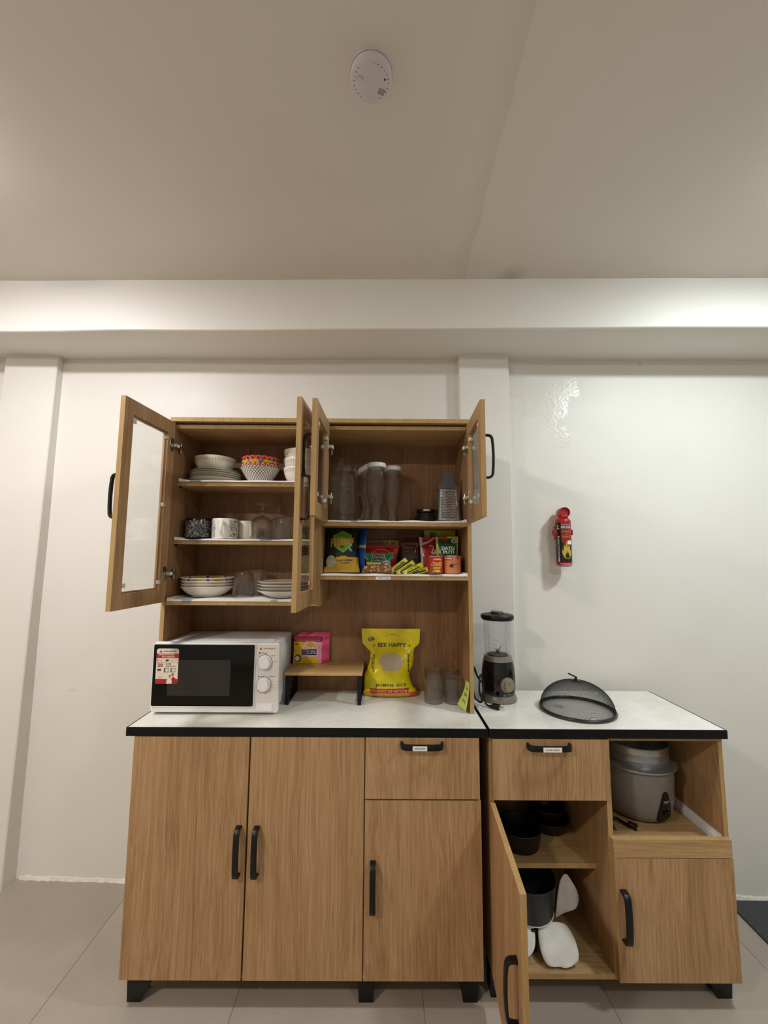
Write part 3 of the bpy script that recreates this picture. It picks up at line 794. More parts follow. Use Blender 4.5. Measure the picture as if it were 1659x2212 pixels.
def tumbler(name, label, loc, r0, r1, h, group, ribs=0, mat=None, up=False):
    """upturned unless up"""
    sq = (lambda a, zz: 1+.018*math.cos(a*ribs)) if ribs else None
    p = [(r0, 0), (r0*1.002, .002), (lerp(r0, r1, .5), h*.5), (r1, h-.010), (r1-.003, h-.002), (r1-.008, h), (r1-.010, h-.001), (0, h-.001)]
    p2 = [(0, h-.012), (r1-.006, h-.012), (lerp(r0, r1, .5)-.003, h*.5), (r0-.0025, 0), (r0, 0)]
    if up: p = [(a, h-b_) for a, b_ in p]; p2 = [(a, h-b_) for a, b_ in p2]
    b = MB().lathe(p+p2, n=56, sq=sq)
    return tag(obj(name, b, mat or REAL, None, loc), label, 'glass', group)
G = 'upturned tumblers on the second shelf'
tumbler('tumbler', 'upturned clear tumbler beside the stemmed glasses, nearest the front', (.441, .249, z), .0425, .036, .092, G)
tumbler('tumbler', 'upturned clear tumbler behind the front one on the second shelf', (.483, .338, z), .042, .036, .092, G)
tumbler('tumbler', 'upturned clear tumbler seen through the second glass door', (.529, .264, z), .042, .036, .092, G)

# lowest left shelf
z = T3+CT
def deep(r, h, foot): return bowl_prof(r, h, foot, bulge=.62)
for k in range(4):
    mt = [CERB, plain('pink rimmed glaze', rgb(226, 206, 196), .15, var=.02), CER, INB][k]
    lathe_thing('deep_plate', ('ivory deep plate at the bottom of the stack on the lowest left shelf', 'pinkish deep plate second from the bottom', 'white deep plate second from the top of its stack', 'deep plate with a yellow floral inside, top of its stack')[k], 'plate', deep(.1030, .040, .055), (.1372, .262, z+k*.0115), mt, group='deep plates on the lowest left shelf')
G = 'upturned tumblers on the lowest left shelf'
def bumps(a, zz): return 1+.012*math.cos(a*14)
tumbler('tumbler', 'upturned ribbed tumbler in front, between the two plate stacks', (.292, .236, z), .042, .037, .098, G, 14)
tumbler('tumbler', 'upturned ribbed tumbler behind the front one', (.317, .328, z), .042, .037, .104, G, 14)
tumbler('tumbler', 'upturned ribbed tumbler right of the front one, beside the flat plates', (.338, .395-.05, z), .010, .010, .02, G) if False else None
for k in range(4):
    tone = plain('cream glaze %d' % k, [rgb(232, 226, 216), rgb(214, 206, 196), rgb(234, 228, 220), rgb(222, 214, 202)][k], .15, var=.02)
    lathe_thing('side_plate', 'white rimmed plate, %s of the stack behind the second door' % ('lowest', 'second', 'third', 'topmost')[k], 'plate', bowl_prof(.1100, .026, .062, bulge=.72), (.452, .258, z+k*.0118), tone, group='white plates behind the second door')

# upper right compartment
z = T4+CT-.001
def jar():
    t = thing('drink_jar', 'clear glass drinks jar with embossing and a clear cap, left in the upper right compartment', 'jar', (.684, .268, z))
    emb = lambda a, zz: 1+((.028*noise.noise(V((math.cos(a)*5, math.sin(a)*5, zz*85)))+(.012 if zz < .12 else 0)*math.cos(a*10)) if .045 < zz < .188 else 0)
    b = MB(); p = [(0, .004), (.046, .004), (.052, 0), (.060, .008), (.0625, .020), (.058, .032), (.0585, .040)] + [(.0605, .04+.0035*k) for k in range(1, 42)] + [(.058, .19), (.050, .204), (.041, .210), (.040, .222)]
    b.lathe(vessel(p, .003), n=110, sq=emb); obj('body', b, REAL, t)
    b = MB().lathe([(.0412, .2105), (.0435, .2115), (.0445, .226), (.043, .232), (.03, .2335), (0, .2335), (0, .2315), (.03, .2315), (.0412, .229), (.0412, .2105)], n=60, sq=lambda a, zz: 1+.02*math.cos(a*20)); obj('screw_cap', b, REAL, t)
    b = MB().lathe(vessel([(.020, .2337), (.0185, .240), (.011, .265), (.008, .272), (0, .274)], .0015)[:5]+[(0, .2725), (.0065, .2705), (.0095, .264), (.017, .2395), (.0185, .2337), (.020, .2337)], n=24, c=(-.012, 0, 0)); obj('spout', b, REAL, t)
    b = MB()
    for a in (2.6, .45, -1.2):
        cx_, cy_ = .046*math.cos(a), .046*math.sin(a); b.tube([(cx_, cy_, .205), (cx_*1.03, cy_*1.03, .23), (cx_*.98, cy_*.98, .247)], .003, 8)
    obj('clip', b, REAL, t)
    b = MB(); pts = [(.058+.024*math.sin(PI*k/12)**.7, -.01, .065-.052*math.cos(PI*k/12)) for k in range(13)]; b.tube(pts, .0045, 12); obj('handle', b, REAL, t)
jar()
def carafe(label, x, y, rz=0, tilt=(0, 0, 0)):
    t = thing('carafe', label, 'bottle', (x, y, z), tilt, 'clear carafes with white lids')
    p = [(0, .003), (.026, .003), (.0275, 0), (.0275, .006), (.0235, .022), (.0215, .040), (.0225, .055), (.030, .078), (.039, .105), (.0435, .135), (.0445, .165), (.043, .190), (.0385, .210), (.0345, .219), (.0345, .224)]
    b = MB().lathe(vessel(p, .0016), n=64); obj('body', b, CLEARP, t)
    return t
def lid(t, dx=0, dz=0, rot=None):
    b = MB(); T = rot
    b.lathe([(.034, .2235), (.0375, .224), (.0385, .227), (.0385, .238), (.0365, .2415), (.030, .243), (0, .243)], n=40, T=T); obj('lid', b, WHT, t)
c1 = carafe('clear carafe with a white lid, standing nearest the front', .818, .238); lid(c1)
c2 = carafe('clear carafe with a white lid, right of the front one', .884, .300); lid(c2)
b = MB().lathe([(.0365, .2435), (.012, .244), (.011, .2475), (0, .248)], n=24); obj('lid_knob', b, WHT, c2)
c3 = carafe('clear carafe with a tilted open white lid, behind and left of the front one', .775, .338)
o = MB().lathe([(.036, 0), (.0385, .002), (.0395, .016), (.037, .020), (0, .021)], n=40, T=Matrix.Rotation(math.radians(-32), 4, 'Y')); o = obj('lid', o, WHT, c3, loc=(-.006, -.004, .228))
def grater():
    t = thing('box_grater', 'steel box grater with a grey handle on the upper right shelf', 'grater', (1.108, .246, z), (0, 0, .06))
    gp = plain('slate grey plastic', rgb(72, 76, 82), .5)
    # tapered four-sided steel body
    b = MB(); w0, d0, w1, d1, h0, h1 = .044, .034, .036, .022, .006, .138
    A = [b.vert(p) for p in ((-w0, -d0, h0), (w0, -d0, h0), (w0, d0, h0), (-w0, d0, h0))]; B = [b.vert(p) for p in ((-w1, -d1, h1), (w1, -d1, h1), (w1, d1, h1), (-w1, d1, h1))]
    for k in range(4): b.face((A[k], A[(k+1) % 4], B[(k+1) % 4], B[k]))
    obj('body', b, CHR, t)
    dark = plain('cut hole', rgb(40, 36, 30), .6)
    b = MB()
    def fp(u, v): q = (v-h0)/(h1-h0); return (u, lerp(-d0, -d1, q)-.0004, v)
    for j in range(17):
        v = .018+j*.0068; half = int(lerp(6, 4.6, (v-h0)/(h1-h0)))
        for i in range(-half, half+1):
            u = i*.0058+(.0029 if j % 2 else 0)
            if abs(u) > lerp(.036, .028, (v-h0)/(h1-h0)): continue
            P = [b.vert(V(fp(u+.0022*math.cos(2*PI*k/6), v+.0022*math.sin(2*PI*k/6)))) for k in range(6)]; b.face(P, 0)
            q = fp(u, v+.0008); pk = b.vert((q[0], q[1]-.0022, q[2])); L_ = [b.vert(fp(u+.0026*math.cos(PI*k/3), v+.001+.0026*math.sin(PI*k/3))) for k in range(4)]
            for k in range(3): b.face((L_[k], L_[k+1], pk), 1)
    o = obj('teeth', b, [dark, CHR], t); o['kind'] = 'stuff'
    b = MB()
    for sx in (-1, 1):
        b.prism([(sx*w0-.003, h0), (sx*w0+.003, h0), (sx*w1+.003, h1), (sx*w1-.003, h1)], -d0-.0005, -d0+.003) if False else None
    b.rbox(-w0-.004, w0+.004, -d0-.003, d0+.004, 0, .009, .002)
    obj('base_frame', b, gp, t)
    b = MB(); pr = [(-.041, .136), (-.041, .146), (-.030, .154), (-.020, .168), (-.016, .186), (-.014, .197), (-.008, .204), (0, .2065), (.008, .204), (.014, .197), (.016, .186), (.020, .168), (.030, .154), (.041, .146), (.041, .136)]
    b.prism(pr, -.026, -.002, 0, 'y'); b.rbox(-.040, .040, -.024, .026, .134, .146, .003)
    obj('handle', b, gp, t)
    b = MB()
    for sx in (-1, 1):
        P = [(sx*w0, -d0-.001, h0), (sx*w1, -d1-.001, h1)]; b.sweep([P[0], P[1]], [(-.003, -.002), (.003, -.002), (.003, .002), (-.003, .002)], up=(0, -1, 0))
    obj('side_frame', b, gp, t)
grater()
def small_pot():
    t = thing('sugar_pot', 'small dark smoky pot with a black lid behind the grater', 'pot', (1.028, .318, z))
    sm = glassy('smoky glass', (.35, .33, .30, 1), 1.6, .05, rgb(60, 56, 48), .3)
    b = MB().lathe([(0, .002), (.052, .002), (.055, .006), (.050, .020), (.042, .036), (.037, .046), (.036, .048)], n=40); obj('body', b, sm, t)
    b = MB().lathe([(.036, .0482), (.0395, .049), (.040, .058), (.038, .061), (0, .062)], n=40); obj('lid', b, BLK, t)
    b = MB().rbox(-.014, .014, -.042, -.038, .052, .060, .001); obj('clasp', b, CHR, t)
small_pot()
# ------------------------------------------------------------------ packets
class Pouch:
    """soft packet standing in the local x-z plane, front towards -y; prof rows (z, x_left, x_right, half_thickness)"""
    def __init__(s, root, name, prof, mats, seed=0, wr=.0015, wsc=30, back=.8, zones=None, nu=34, nv=44, pw=2.4):
        s.prof = prof; s.seed = seed; s.wr = wr; s.wsc = wsc; s.pw = pw
        b = MB(); z0, z1 = prof[0][0], prof[-1][0]; F = []; K = []
        for j in range(nv+1):
            z = lerp(z0, z1, j/nv); xl, xr, t = interp(prof, z); rf, rk = [], []
            for i in range(nu+1):
                q = i/nu; x = lerp(xl, xr, q); rf.append(b.vert((x, s.y(x, z), z)))
                rk.append(b.vert((x, -s.y(x, z)*back, z)) if 0 < i < nu else rf[-1])
            F.append(rf); K.append(rk)
        for j in range(nv):
            zz = lerp(z0, z1, (j+.5)/nv)
            for i in range(nu):
                xx = (F[j][i], F[j][i+1]); m = zones((b.v[xx[0]][0]+b.v[xx[1]][0])/2, zz) if zones else 0
                b.face((F[j][i], F[j][i+1], F[j+1][i+1], F[j+1][i]), m, True)
                b.face((K[j][i+1], K[j][i], K[j+1][i], K[j+1][i+1]), m, True)
        s.o = obj(name, b, mats, root, angle=55); s.root = root
    def y(s, x, z):
        xl, xr, t = interp(s.prof, z); q = max(-1, min(1, 2*(x-xl)/(xr-xl)-1)) if xr > xl else 0
        e = max(0, 1-abs(q)**s.pw); d = t*e**.62
        n = noise.noise(V((x*s.wsc, z*s.wsc*.8, s.seed)))*.7+noise.noise(V((x*s.wsc*2.3, z*s.wsc*1.9, s.seed+5)))*.4
        return -d-s.wr*n*min(1, e*3)*min(1, (t+.002)/.012)
    def f(s, e=.0011): return lambda u, v: (u, s.y(u, v)-e, v)
def crisp(name, col, rough=.28, metal=0, var=.08):
    m = NM(name); c = m.coord(); n = m.noise(c, 34, 3, .6, .6)
    hi = tuple(min(1, x*(1+var)) for x in col[:3])+(1,); lo = tuple(x*(1-var) for x in col[:3])+(1,)
    m.set(Base_Color=m.ramp(n, [(.35, lo), (.65, hi)]), Roughness=rough, Metallic=metal); m.bump(n, .55, .003); return m.m
BLACKI = INK
def rice_bag():
    t = thing('rice_bag', 'yellow plastic bag of jasmine rice standing on the left worktop', 'bag', (.8845, .344, .8455), (math.radians(-5), 0, 0))
    Y = crisp('yellow rice bag film', rgb(226, 206, 8), .2); O = crisp('tan bag base film', rgb(206, 160, 60), .25); R = crisp('orange red bag corner', rgb(208, 84, 36), .3)
    prof = [(0, -.117, .112, .034), (.005, -.118, .117, .043), (.012, -.115, .110, .045), (.023, -.112, .103, .045), (.040, -.111, .088, .044), (.057, -.111, .081, .042), (.080, -.110, .073, .040), (.092, -.107, .076, .038), (.118, -.094, .090, .034), (.144, -.088, .094, .029), (.170, -.088, .094, .020), (.186, -.103, .097, .011), (.200, -.117, .113, .006), (.209, -.122, .119, .003), (.240, -.125, .121, .0015), (.264, -.126, .122, .001), (.2645, -.125, .121, .0008)]
    def zn(x, z):
        if z < .019: return 2 if x > .074 else 1
        return 0
    p = Pouch(t, 'bag_film', prof, [Y, O, R], 3, .0035, 24, back=.8, zones=zn, pw=2.2); f = p.f(.0016)
    dk = plain('dark olive print', rgb(38, 40, 20), .4); rb = plain('red ribbon print', rgb(190, 36, 26), .35); rice = plain('rice seen through window', rgb(196, 180, 150), .3, var=.12, sc=300)
    b = MB(); b.text('BEE HAPPY', .003, .199, .118, .0165, f, 0, .012)
    for sx in (-.072, .077): b.poly([(sx-.004, .194), (sx+.004, .194), (sx, .202)], f, 0)
    b.text('JASMINE  RICE', -.002, .0445, .124, .0145, f, 0, .006)
    b.text('SOFT LIKE SAME', -.073, .128, .066, .006, f, 0, .02, rot=PI/2*.98); b.text('LINING', -.080, .128, .040, .007, f, 0, .02, rot=PI/2*.98)
    b.text('Fragrance', .071, .128, .070, .010, f, 0, .02, rot=-PI/2); b.text('150', -.084, .222, .026, .015, f, 0, .03, rot=.22)
    obj('lettering', b, dk, t)
    b = MB(); r = .0145; b.poly([(-.092, r), (-.085, r+.0085), (-.092, r+.017), (.075, r+.020), (.068, r+.011), (.073, r+.003)], f, 0, 3); 
    o = obj('ribbon_print', b, rb, t); f2 = p.f(.0026)
    b = MB(); b.text('PRODUCT OF VIETNAM', -.009, r+.0092, .145, .0095, f2, 0, .002); obj('ribbon_lettering', b, plain('cream ink', rgb(240, 200, 170), .4), t)
    b = MB(); b.poly([(-.053, .138), (-.030, .167), (.030, .167), (.052, .136), (.030, .102), (-.030, .102)], f, 0, 3); obj('window_panel', b, rice, t)
    b = MB()
    arc = [(.028*math.cos(a), .229+.014*math.sin(a)) for a in [PI*(.06+.88*k/14) for k in range(15)]]; arc2 = [(x*.965, (z-.229)*.93+.229) for x, z in arc]
    b.poly([(x+.002, z) for x, z in arc]+[(x+.002, z) for x, z in arc2[::-1]], f, 0); obj('carry_slot', b, plain('slot shade', rgb(96, 84, 14), .5), t)
rice_bag()
def detergent():
    PK = crisp('magenta sachet film', rgb(214, 84, 128), .22, .75, .3); YL = crisp('yellow sachet film', rgb(216, 178, 30), .22); PL = crisp('pale pink sachet film', rgb(222, 150, 176), .22, .2)
    mar = plain('maroon print', rgb(146, 24, 50), .3); navy = plain('navy print', rgb(34, 36, 78), .35)
    first = None
    spec = [(.5335, .352, 0), (.5440, .3580, .006), (.5500, .364, .010), (.5550, .3695, .013), (.559, .375, .015), (.5615, .3805, .016)]
    words = ('front', 'second', 'third', 'fourth', 'fifth', 'rearmost')
    for k, (x, y, dz) in enumerate(spec):
        t = thing('detergent_sachet', ('yellow and pink detergent sachet, front of the row on the riser' if k == 0 else 'magenta detergent sachet, %s of the row on the riser' % words[k]), 'sachet', (x, y, .9688), (math.radians(-3), 0, 0), 'detergent sachets on the riser')
        prof = [(0, -.058, .058, .0006), (.006, -.061, .061, .0008), (.012, -.060, .060, .0024), (.05, -.058, .059, .0030), (.085, -.059, .060, .0024), (.095, -.060, .060, .0008), (.108+dz*.9, -.060, .061, .0006)]
        zn = (lambda X, Z: 1 if (Z > .088) else (2 if (X > .038-(Z-.04)*.1 or Z > .098-(X+.06)*0.35+.0 and X < -.01) else 0)) if k == 0 else None
        p = Pouch(t, 'sachet_film', prof, [YL, mar, PL] if k == 0 else [PK], 10+k, .0022, 42, zones=zn, nu=30, nv=30); f = p.f(.0012)
        if k == 0:
            b = MB(); b.poly([(-.022, .026), (.044, .026), (.044, .060), (.030, .088), (-.006, .088), (-.024, .060)], f, 0, 3); obj('print_panel', b, plain('pale print', rgb(226, 190, 186), .3), t)
            f2 = p.f(.0022)
            b = MB(); b.text('BREEZE', .008, .045, .062, .024, f2, 0, .05); b2 = MB(); b2.text('surf', -.046, .078, .014, .008, f2, 0, .04); obj('small_lettering', b2, navy, t)
            obj('lettering', b, navy, t)
            b = MB(); b.poly([(-.018, .058), (.006, .088), (.022, .084), (.038, .060), (.02, .070), (.012, .060), (.002, .072)], f2, 0, 2); obj('logo_burst', b, plain('gold print', rgb(214, 160, 28), .3), t)
            b = MB(); b.disc(-.041, .020, .0135, .015, f2, 0); obj('badge_ring', b, plain('dark ring print', rgb(50, 46, 42), .4), t)
            b = MB(); b.disc(-.042, .0195, .0095, .0105, p.f(.0032), 0); obj('badge', b, plain('silver print', rgb(214, 210, 206), .3), t)
            b = MB(); b.text('Removes stains through freshness', .004, .093, .092, .0035, f2, 0, .01); obj('band_lettering', b, plain('pink ink', rgb(220, 150, 160), .4), t)
detergent()

# snack shelf
z = T5+CT-.001
def chips():
    t = thing('chips_bag', 'dark green bag of sour cream and onion crisps at the left of the snack shelf', 'snack bag', (.684, .222, z+.002), (math.radians(-9), 0, math.radians(4)))
    G_ = crisp('dark green crisp film', rgb(14, 34, 30), .22); GO = crisp('gold crisp film', rgb(206, 160, 50), .25); GR = crisp('grey green crisp film', rgb(30, 54, 50), .3)
    prof = [(0, -.072, .070, .0008), (.008, -.072, .070, .004), (.03, -.068, .066, .022), (.08, -.062, .062, .030), (.13, -.061, .062, .025), (.162, -.062, .064, .008), (.170, -.062, .065, .001), (.181, -.062, .065, .0007)]
    def zn(x, z_):
        top = .048+.016*(x+.06)/.12+.010*math.sin((x+.03)*60)*.5
        if x < -.034: top = .02+(x+.07)*.4
        return 1 if z_ < top else 0
    p = Pouch(t, 'bag_film', prof, [G_, GO, GR], 21, .0030, 26, zones=zn); f = p.f(.0014); f2 = p.f(.0026); f3 = p.f(.0036)
    hexo = [(.0, .163), (.034, .146), (.036, .105), (.004, .077), (-.030, .100), (-.034, .143)]
    gl = plain('lime green print', rgb(110, 160, 50), .3); yl = plain('pale lime outline', rgb(170, 200, 80), .35); og = plain('orange gold print', rgb(206, 130, 36), .3)
    b = MB(); b.poly([(x*1.07, (q-.12)*1.07+.12) for x, q in hexo], f, 1, 3); b.poly(hexo, f2, 0, 3); obj('hexagon_print', b, [gl, yl], t)
    b = MB(); b.text('Piattos', 0, .121, .094, .036, f2, 0, .06, shear=.22, rot=.18); obj('logo_outline', b, plain('tan outline', rgb(120, 84, 40), .35), t)
    b = MB(); b.text('Piattos', 0, .121, .091, .033, f3, 0, .02, shear=.22, rot=.18); obj('logo_lettering', b, og, t)
    b = MB(); b.text('46', -.001, .097, .020, .013, f3, 0, .03, rot=.1); b.text('SOUR CREAM', .010, .044, .060, .0075, f2, 0, .02, rot=.05); b.text('& ONION', .012, .034, .038, .0065, f2, 0, .02, rot=.05)
    obj('lettering', b, plain('dark green ink', rgb(20, 44, 22), .4), t)
    b = MB(); b.text('UNIVERSAL', -.006, .166, .034, .0045, f, 0, .01); obj('maker_lettering', b, plain('dull pink ink', rgb(170, 120, 110), .4), t)
    b = MB(); b.disc(-.044, .040, .019, .024, f2, 0, 24, 2); o = obj('chip_print', b, plain('pale chip print', rgb(190, 184, 164), .4, var=.15, sc=90), t)
chips()
def chips2():
    t = thing('chips_bag', 'blue crisp bag squeezed behind the green one', 'snack bag', (.752, .265, z+.002), (math.radians(-3), 0, math.radians(-60)))
    p = Pouch(t, 'bag_film', [(0, -.040, .042, .001), (.01, -.04, .042, .006), (.05, -.036, .040, .015), (.12, -.036, .040, .013), (.15, -.038, .041, .005), (.165, -.040, .042, .001), (.178, -.041, .043, .0007)], [crisp('blue crisp film', rgb(30, 76, 160), .25), crisp('yellow band film', rgb(206, 180, 60), .3)], 31, .003, 30, zones=lambda x, q: 1 if .098 < q < .110 else 0)
    f = p.f(.0014); b = MB(); b.text('s', -.018, .132, .020, .020, f, 0, .06, rot=.1); obj('logo_outline', b, plain('pale orange outline', rgb(230, 150, 90), .4), t)
    b = MB(); b.text('s', -.018, .132, .017, .017, p.f(.0026), 0, .03, rot=.1); b.disc(-.014, .070, .012, .020, f, 0); obj('logo_lettering', b, plain('rust print', rgb(176, 82, 30), .35), t)
chips2()
def peanuts():
    t = thing('nut_packet', 'green-topped clear packet of mixed nuts in the middle of the snack shelf', 'snack bag', (.826, .202, z+.001), (math.radians(-14), 0, 0))
    gr = crisp('green nut packet film', rgb(20, 120, 84), .25); nutc = plain('nut packet film', rgb(150, 110, 70), .3, var=.2, sc=120)
    prof = [(0, -.062, .063, .004), (.006, -.063, .064, .014), (.02, -.055, .058, .020), (.034, -.046, .048, .016), (.05, -.045, .050, .008), (.066, -.052, .060, .001), (.080, -.054, .064, .0007)]
    p = Pouch(t, 'packet_film', prof, [nutc, gr], 41, .0012, 40, zones=lambda x, q: 1 if q > .037 else 0); f = p.f(.0012); f2 = p.f(.0022)
    b = MB(); b.poly([(-.046, .042), (-.044, .034), (-.01, .0315), (.012, .032), (.012, .038), (-.01, .0375)], f, 0, 2); obj('yellow_band', b, YINK, t)
    b = MB(); b.text('DING', .002, .068, .050, .012, f, 0, .11); b.text('DONG', .004, .053, .056, .017, f, 0, .11); obj('logo_outline', b, WINK, t)
    b = MB(); b.text('DING', .002, .068, .046, .0095, f2, 0, .06); b.text('DONG', .004, .053, .052, .0145, f2, 0, .06); obj('lettering', b, INK, t)
    b = MB(); b.disc(.034, .039, .016, .009, f, 0); obj('blue_badge', b, plain('pale blue print', rgb(130, 180, 214), .3), t)
    b = MB(); b.text('SNACK MIX', .034, .039, .020, .006, f2, 0, .02); obj('badge_lettering', b, REDI, t)
    # the nuts themselves, pressing against the film
    random.seed(8); b = MB()
    for k in range(58):
        x = random.uniform(-.055, .056); q = random.uniform(.004, .032)
        if abs(x) > .060-q*.45: continue
        y = p.y(x, q)-.0004; L_ = random.uniform(.0042, .0066); R_ = L_*random.uniform(.55, .72); a = random.uniform(0, PI); bm = bmesh.new(); bmesh.ops.create_icosphere(bm, subdivisions=2, radius=1)
        T = Matrix.Translation((x, y, q)) @ Matrix.Rotation(a, 4, 'Y') @ Matrix.Diagonal((L_, R_*.8, R_, 1)); b.bm(bm, k % 3, True, T); bm.free()
    o = obj('nuts', b, [plain('tan nut', rgb(186, 140, 84), .5), plain('pale nut', rgb(222, 190, 130), .5), plain('brown nut', rgb(140, 92, 50), .5)], t); o['kind'] = 'stuff'
peanuts()
def redpack():
    t = thing('noodle_packet', 'red packet directly behind the nut packet', 'snack bag', (.838, .294, z+.001), (math.radians(-6), 0, 0))
    p = Pouch(t, 'packet_film', [(0, -.05, .05, .001), (.01, -.055, .056, .010), (.05, -.066, .066, .016), (.085, -.072, .072, .009), (.100, -.076, .076, .001), (.112, -.077, .077, .0007)], [crisp('red packet film', rgb(186, 36, 22), .22)], 51, .003, 30); f = p.f(.0013); f2 = p.f(.0024)
    b = MB(); ring = [(.044*math.cos(a), .066+.030*math.sin(a)) for a in [PI*k/16 for k in range(17)]]; b.poly(ring+[(x*.86, (q-.066)*.86+.066) for x, q in ring[::-1]], f, 0, 1); b.disc(.060, .092, .008, .004, f, 0); b.text('Snack', .052, .080, .026, .007, f, 0, .02); obj('arch_print', b, plain('orange print', rgb(214, 120, 50), .35), t)
    b = MB(); b.text('47', .031, .098, .016, .008, f, 0, .02, rot=-.1); obj('price_mark', b, plain('dark red ink', rgb(50, 8, 8), .5), t)
    t = thing('noodle_packet', 'brown and yellow packet lettered KALOPACK standing behind the red one', 'snack bag', (.836, .352, z+.001), (math.radians(-4), 0, math.radians(0)))
    p = Pouch(t, 'packet_film', [(0, -.06, .06, .001), (.02, -.068, .068, .012), (.09, -.074, .074, .008), (.112, -.080, .078, .001), (.134, -.081, .080, .0007)], [crisp('tan packet film', rgb(150, 104, 50), .3), crisp('yellow packet film', rgb(190, 160, 30), .3)], 52, .003, 26, zones=lambda x, q: 1 if x > .030 or (x > .012 and q > .115) else 0); f = p.f(.0013)
    b = MB(); b.text('KALOPACK', -.004, .122, .078, .0125, f, 0, .01, rot=.02); b.text('25', .053, .122, .016, .0095, f, 0, .05, rot=.05); obj('lettering', b, plain('dark brown ink', rgb(40, 22, 14), .5), t)
redpack()
def brown():
    t = thing('sauce_pouch', 'dark brown clear-topped pouch right of the red packets', 'pouch', (.960, .318, z+.001), (math.radians(-4), 0, 0))
    p = Pouch(t, 'pouch_film', [(0, -.038, .038, .004), (.01, -.042, .042, .014), (.06, -.043, .044, .013), (.12, -.045, .046, .006), (.145, -.046, .047, .001), (.160, -.047, .048, .0007)], [crisp('dark brown pouch film', rgb(74, 30, 20), .2), crisp('dark grey pouch film', rgb(58, 54, 54), .3)], 61, .003, 30, zones=lambda x, q: 1 if q < .072 else 0); f = p.f(.0013); f2 = p.f(.0024)
    b = MB(); b.poly([(-.030, .112), (-.024, .098), (.030, .100), (.036, .116), (.032, .124), (-.030, .122)], f, 0, 2); obj('scroll_print', b, plain('tan scroll print', rgb(120, 84, 52), .4), t)
    b = MB(); b.text('Mafran', .002, .111, .048, .013, f2, 0, .04); obj('lettering', b, plain('near black ink', rgb(24, 12, 10), .4), t)
    b = MB(); b.rect(-.036, -.006, .058, .0592, f, 0, 6, 1); b.rect(-.036, -.008, .046, .0468, f, 0, 6, 1); b.rect(.002, .034, .064, .0652, f, 0, 6, 1); b.rect(.002, .0034, .02, .064, f, 0, 1, 8); obj('rule_lines', b, plain('grey ink', rgb(120, 114, 110), .5), t)
brown()
def silver_swan():
    t = thing('sauce_pouch', 'red pouch with a white swan emblem behind the corned beef tin', 'pouch', (1.051, .303, z+.001), (math.radians(-5), 0, math.radians(3)))
    p = Pouch(t, 'pouch_film', [(0, -.040, .045, .004), (.012, -.044, .048, .015), (.07, -.046, .049, .014), (.12, -.050, .050, .006), (.136, -.051, .051, .001), (.147, -.052, .052, .0007)], [crisp('crimson pouch film', rgb(180, 34, 46), .2), crisp('white pouch edge', rgb(216, 206, 200), .3)], 71, .002, 30, zones=lambda x, q: 1 if x < -.040+(.13-q)*.04 else 0); f = p.f(.0013); f2 = p.f(.0024)
    sw = [(-.008, .112), (-.003, .116), (.003, .112), (.004, .104), (-.001, .096), (-.004, .088), (.000, .082), (.008, .081), (.018, .084), (.026, .090), (.032, .100), (.036, .116), (.028, .110), (.020, .106), (.012, .098), (.004, .088), (.003, .094), (.009, .104), (.008, .114), (.002, .121), (-.006, .121), (-.011, .114)]
    b = MB(); b.poly([(x, q-.008) for x, q in sw], f2, 0, 1); b.poly([(-.046, .120), (-.018, .128), (.012, .147), (.020, .147), (-.010, .124), (-.044, .110)], f, 0, 2); b.text('SILVER SWAN', .004, .062, .060, .006, f, 0, .02); obj('swan_print', b, plain('silver white print', rgb(220, 204, 200), .35), t)
    b = MB(); b.text('15', .031, .130, .014, .009, f2, 0, .04, rot=-.1); obj('price_mark', b, INK, t)
silver_swan()
def yellow_green():
    t = thing('sauce_pouch', 'tall yellow pouch marked 80 at the back right of the snack shelf', 'pouch', (1.0925, .352, z+.001), (math.radians(-2), 0, 0))
    p = Pouch(t, 'pouch_film', [(0, -.055, .055, .004), (.015, -.060, .060, .012), (.12, -.064, .064, .008), (.16, -.067, .067, .001), (.1785, -.068, .068, .0007)], [crisp('olive yellow pouch film', rgb(186, 172, 32), .28)], 81, .003, 24); f = p.f(.0013)
    b = MB(); b.text('80', -.030, .160, .028, .022, f, 0, .02, rot=-.05); b.text('suka', .022, .148, .040, .012, f, 0, .03); obj('lettering', b, plain('black marker', rgb(30, 28, 12), .5), t)
    t = thing('sauce_pouch', 'green and yellow pouch with white capitals behind the pale tin', 'pouch', (1.109, .259, z+.001), (math.radians(-4), 0, math.radians(-2)))
    p = Pouch(t, 'pouch_film', [(0, -.038, .038, .004), (.012, -.041, .041, .014), (.07, -.043, .043, .013), (.12, -.045, .045, .005), (.136, -.046, .046, .001), (.148, -.047, .046, .0007)], [crisp('green pouch film', rgb(16, 84, 52), .22), crisp('bright yellow pouch film', rgb(214, 204, 40), .28), crisp('red brown pouch corner', rgb(150, 50, 30), .3)], 82, .002, 30, zones=lambda x, q: 2 if (q > .150-(x+.05)*.6 and x < .0 and q > .126) else (1 if (abs(x-.001) > .0375 or q > .141) else 0)); f = p.f(.0013); f2 = p.f(.0024)
    b = MB(); b.text('DATU', .003, .099, .052, .015, f, 0, .04); b.text('PUTI', .005, .083, .044, .013, f, 0, .04); b.disc(.028, .130, .011, .010, f, 0); obj('lettering', b, WINK, t)
    b = MB(); ring = [(.042*math.cos(a), .090+.022*math.sin(a)) for a in [2*PI*k/24 for k in range(24)]]
    b.disc(.028, .130, .007, .0065, f2, 0); obj('seal_print', b, plain('grey green print', rgb(120, 140, 124), .4), t)
yellow_green()
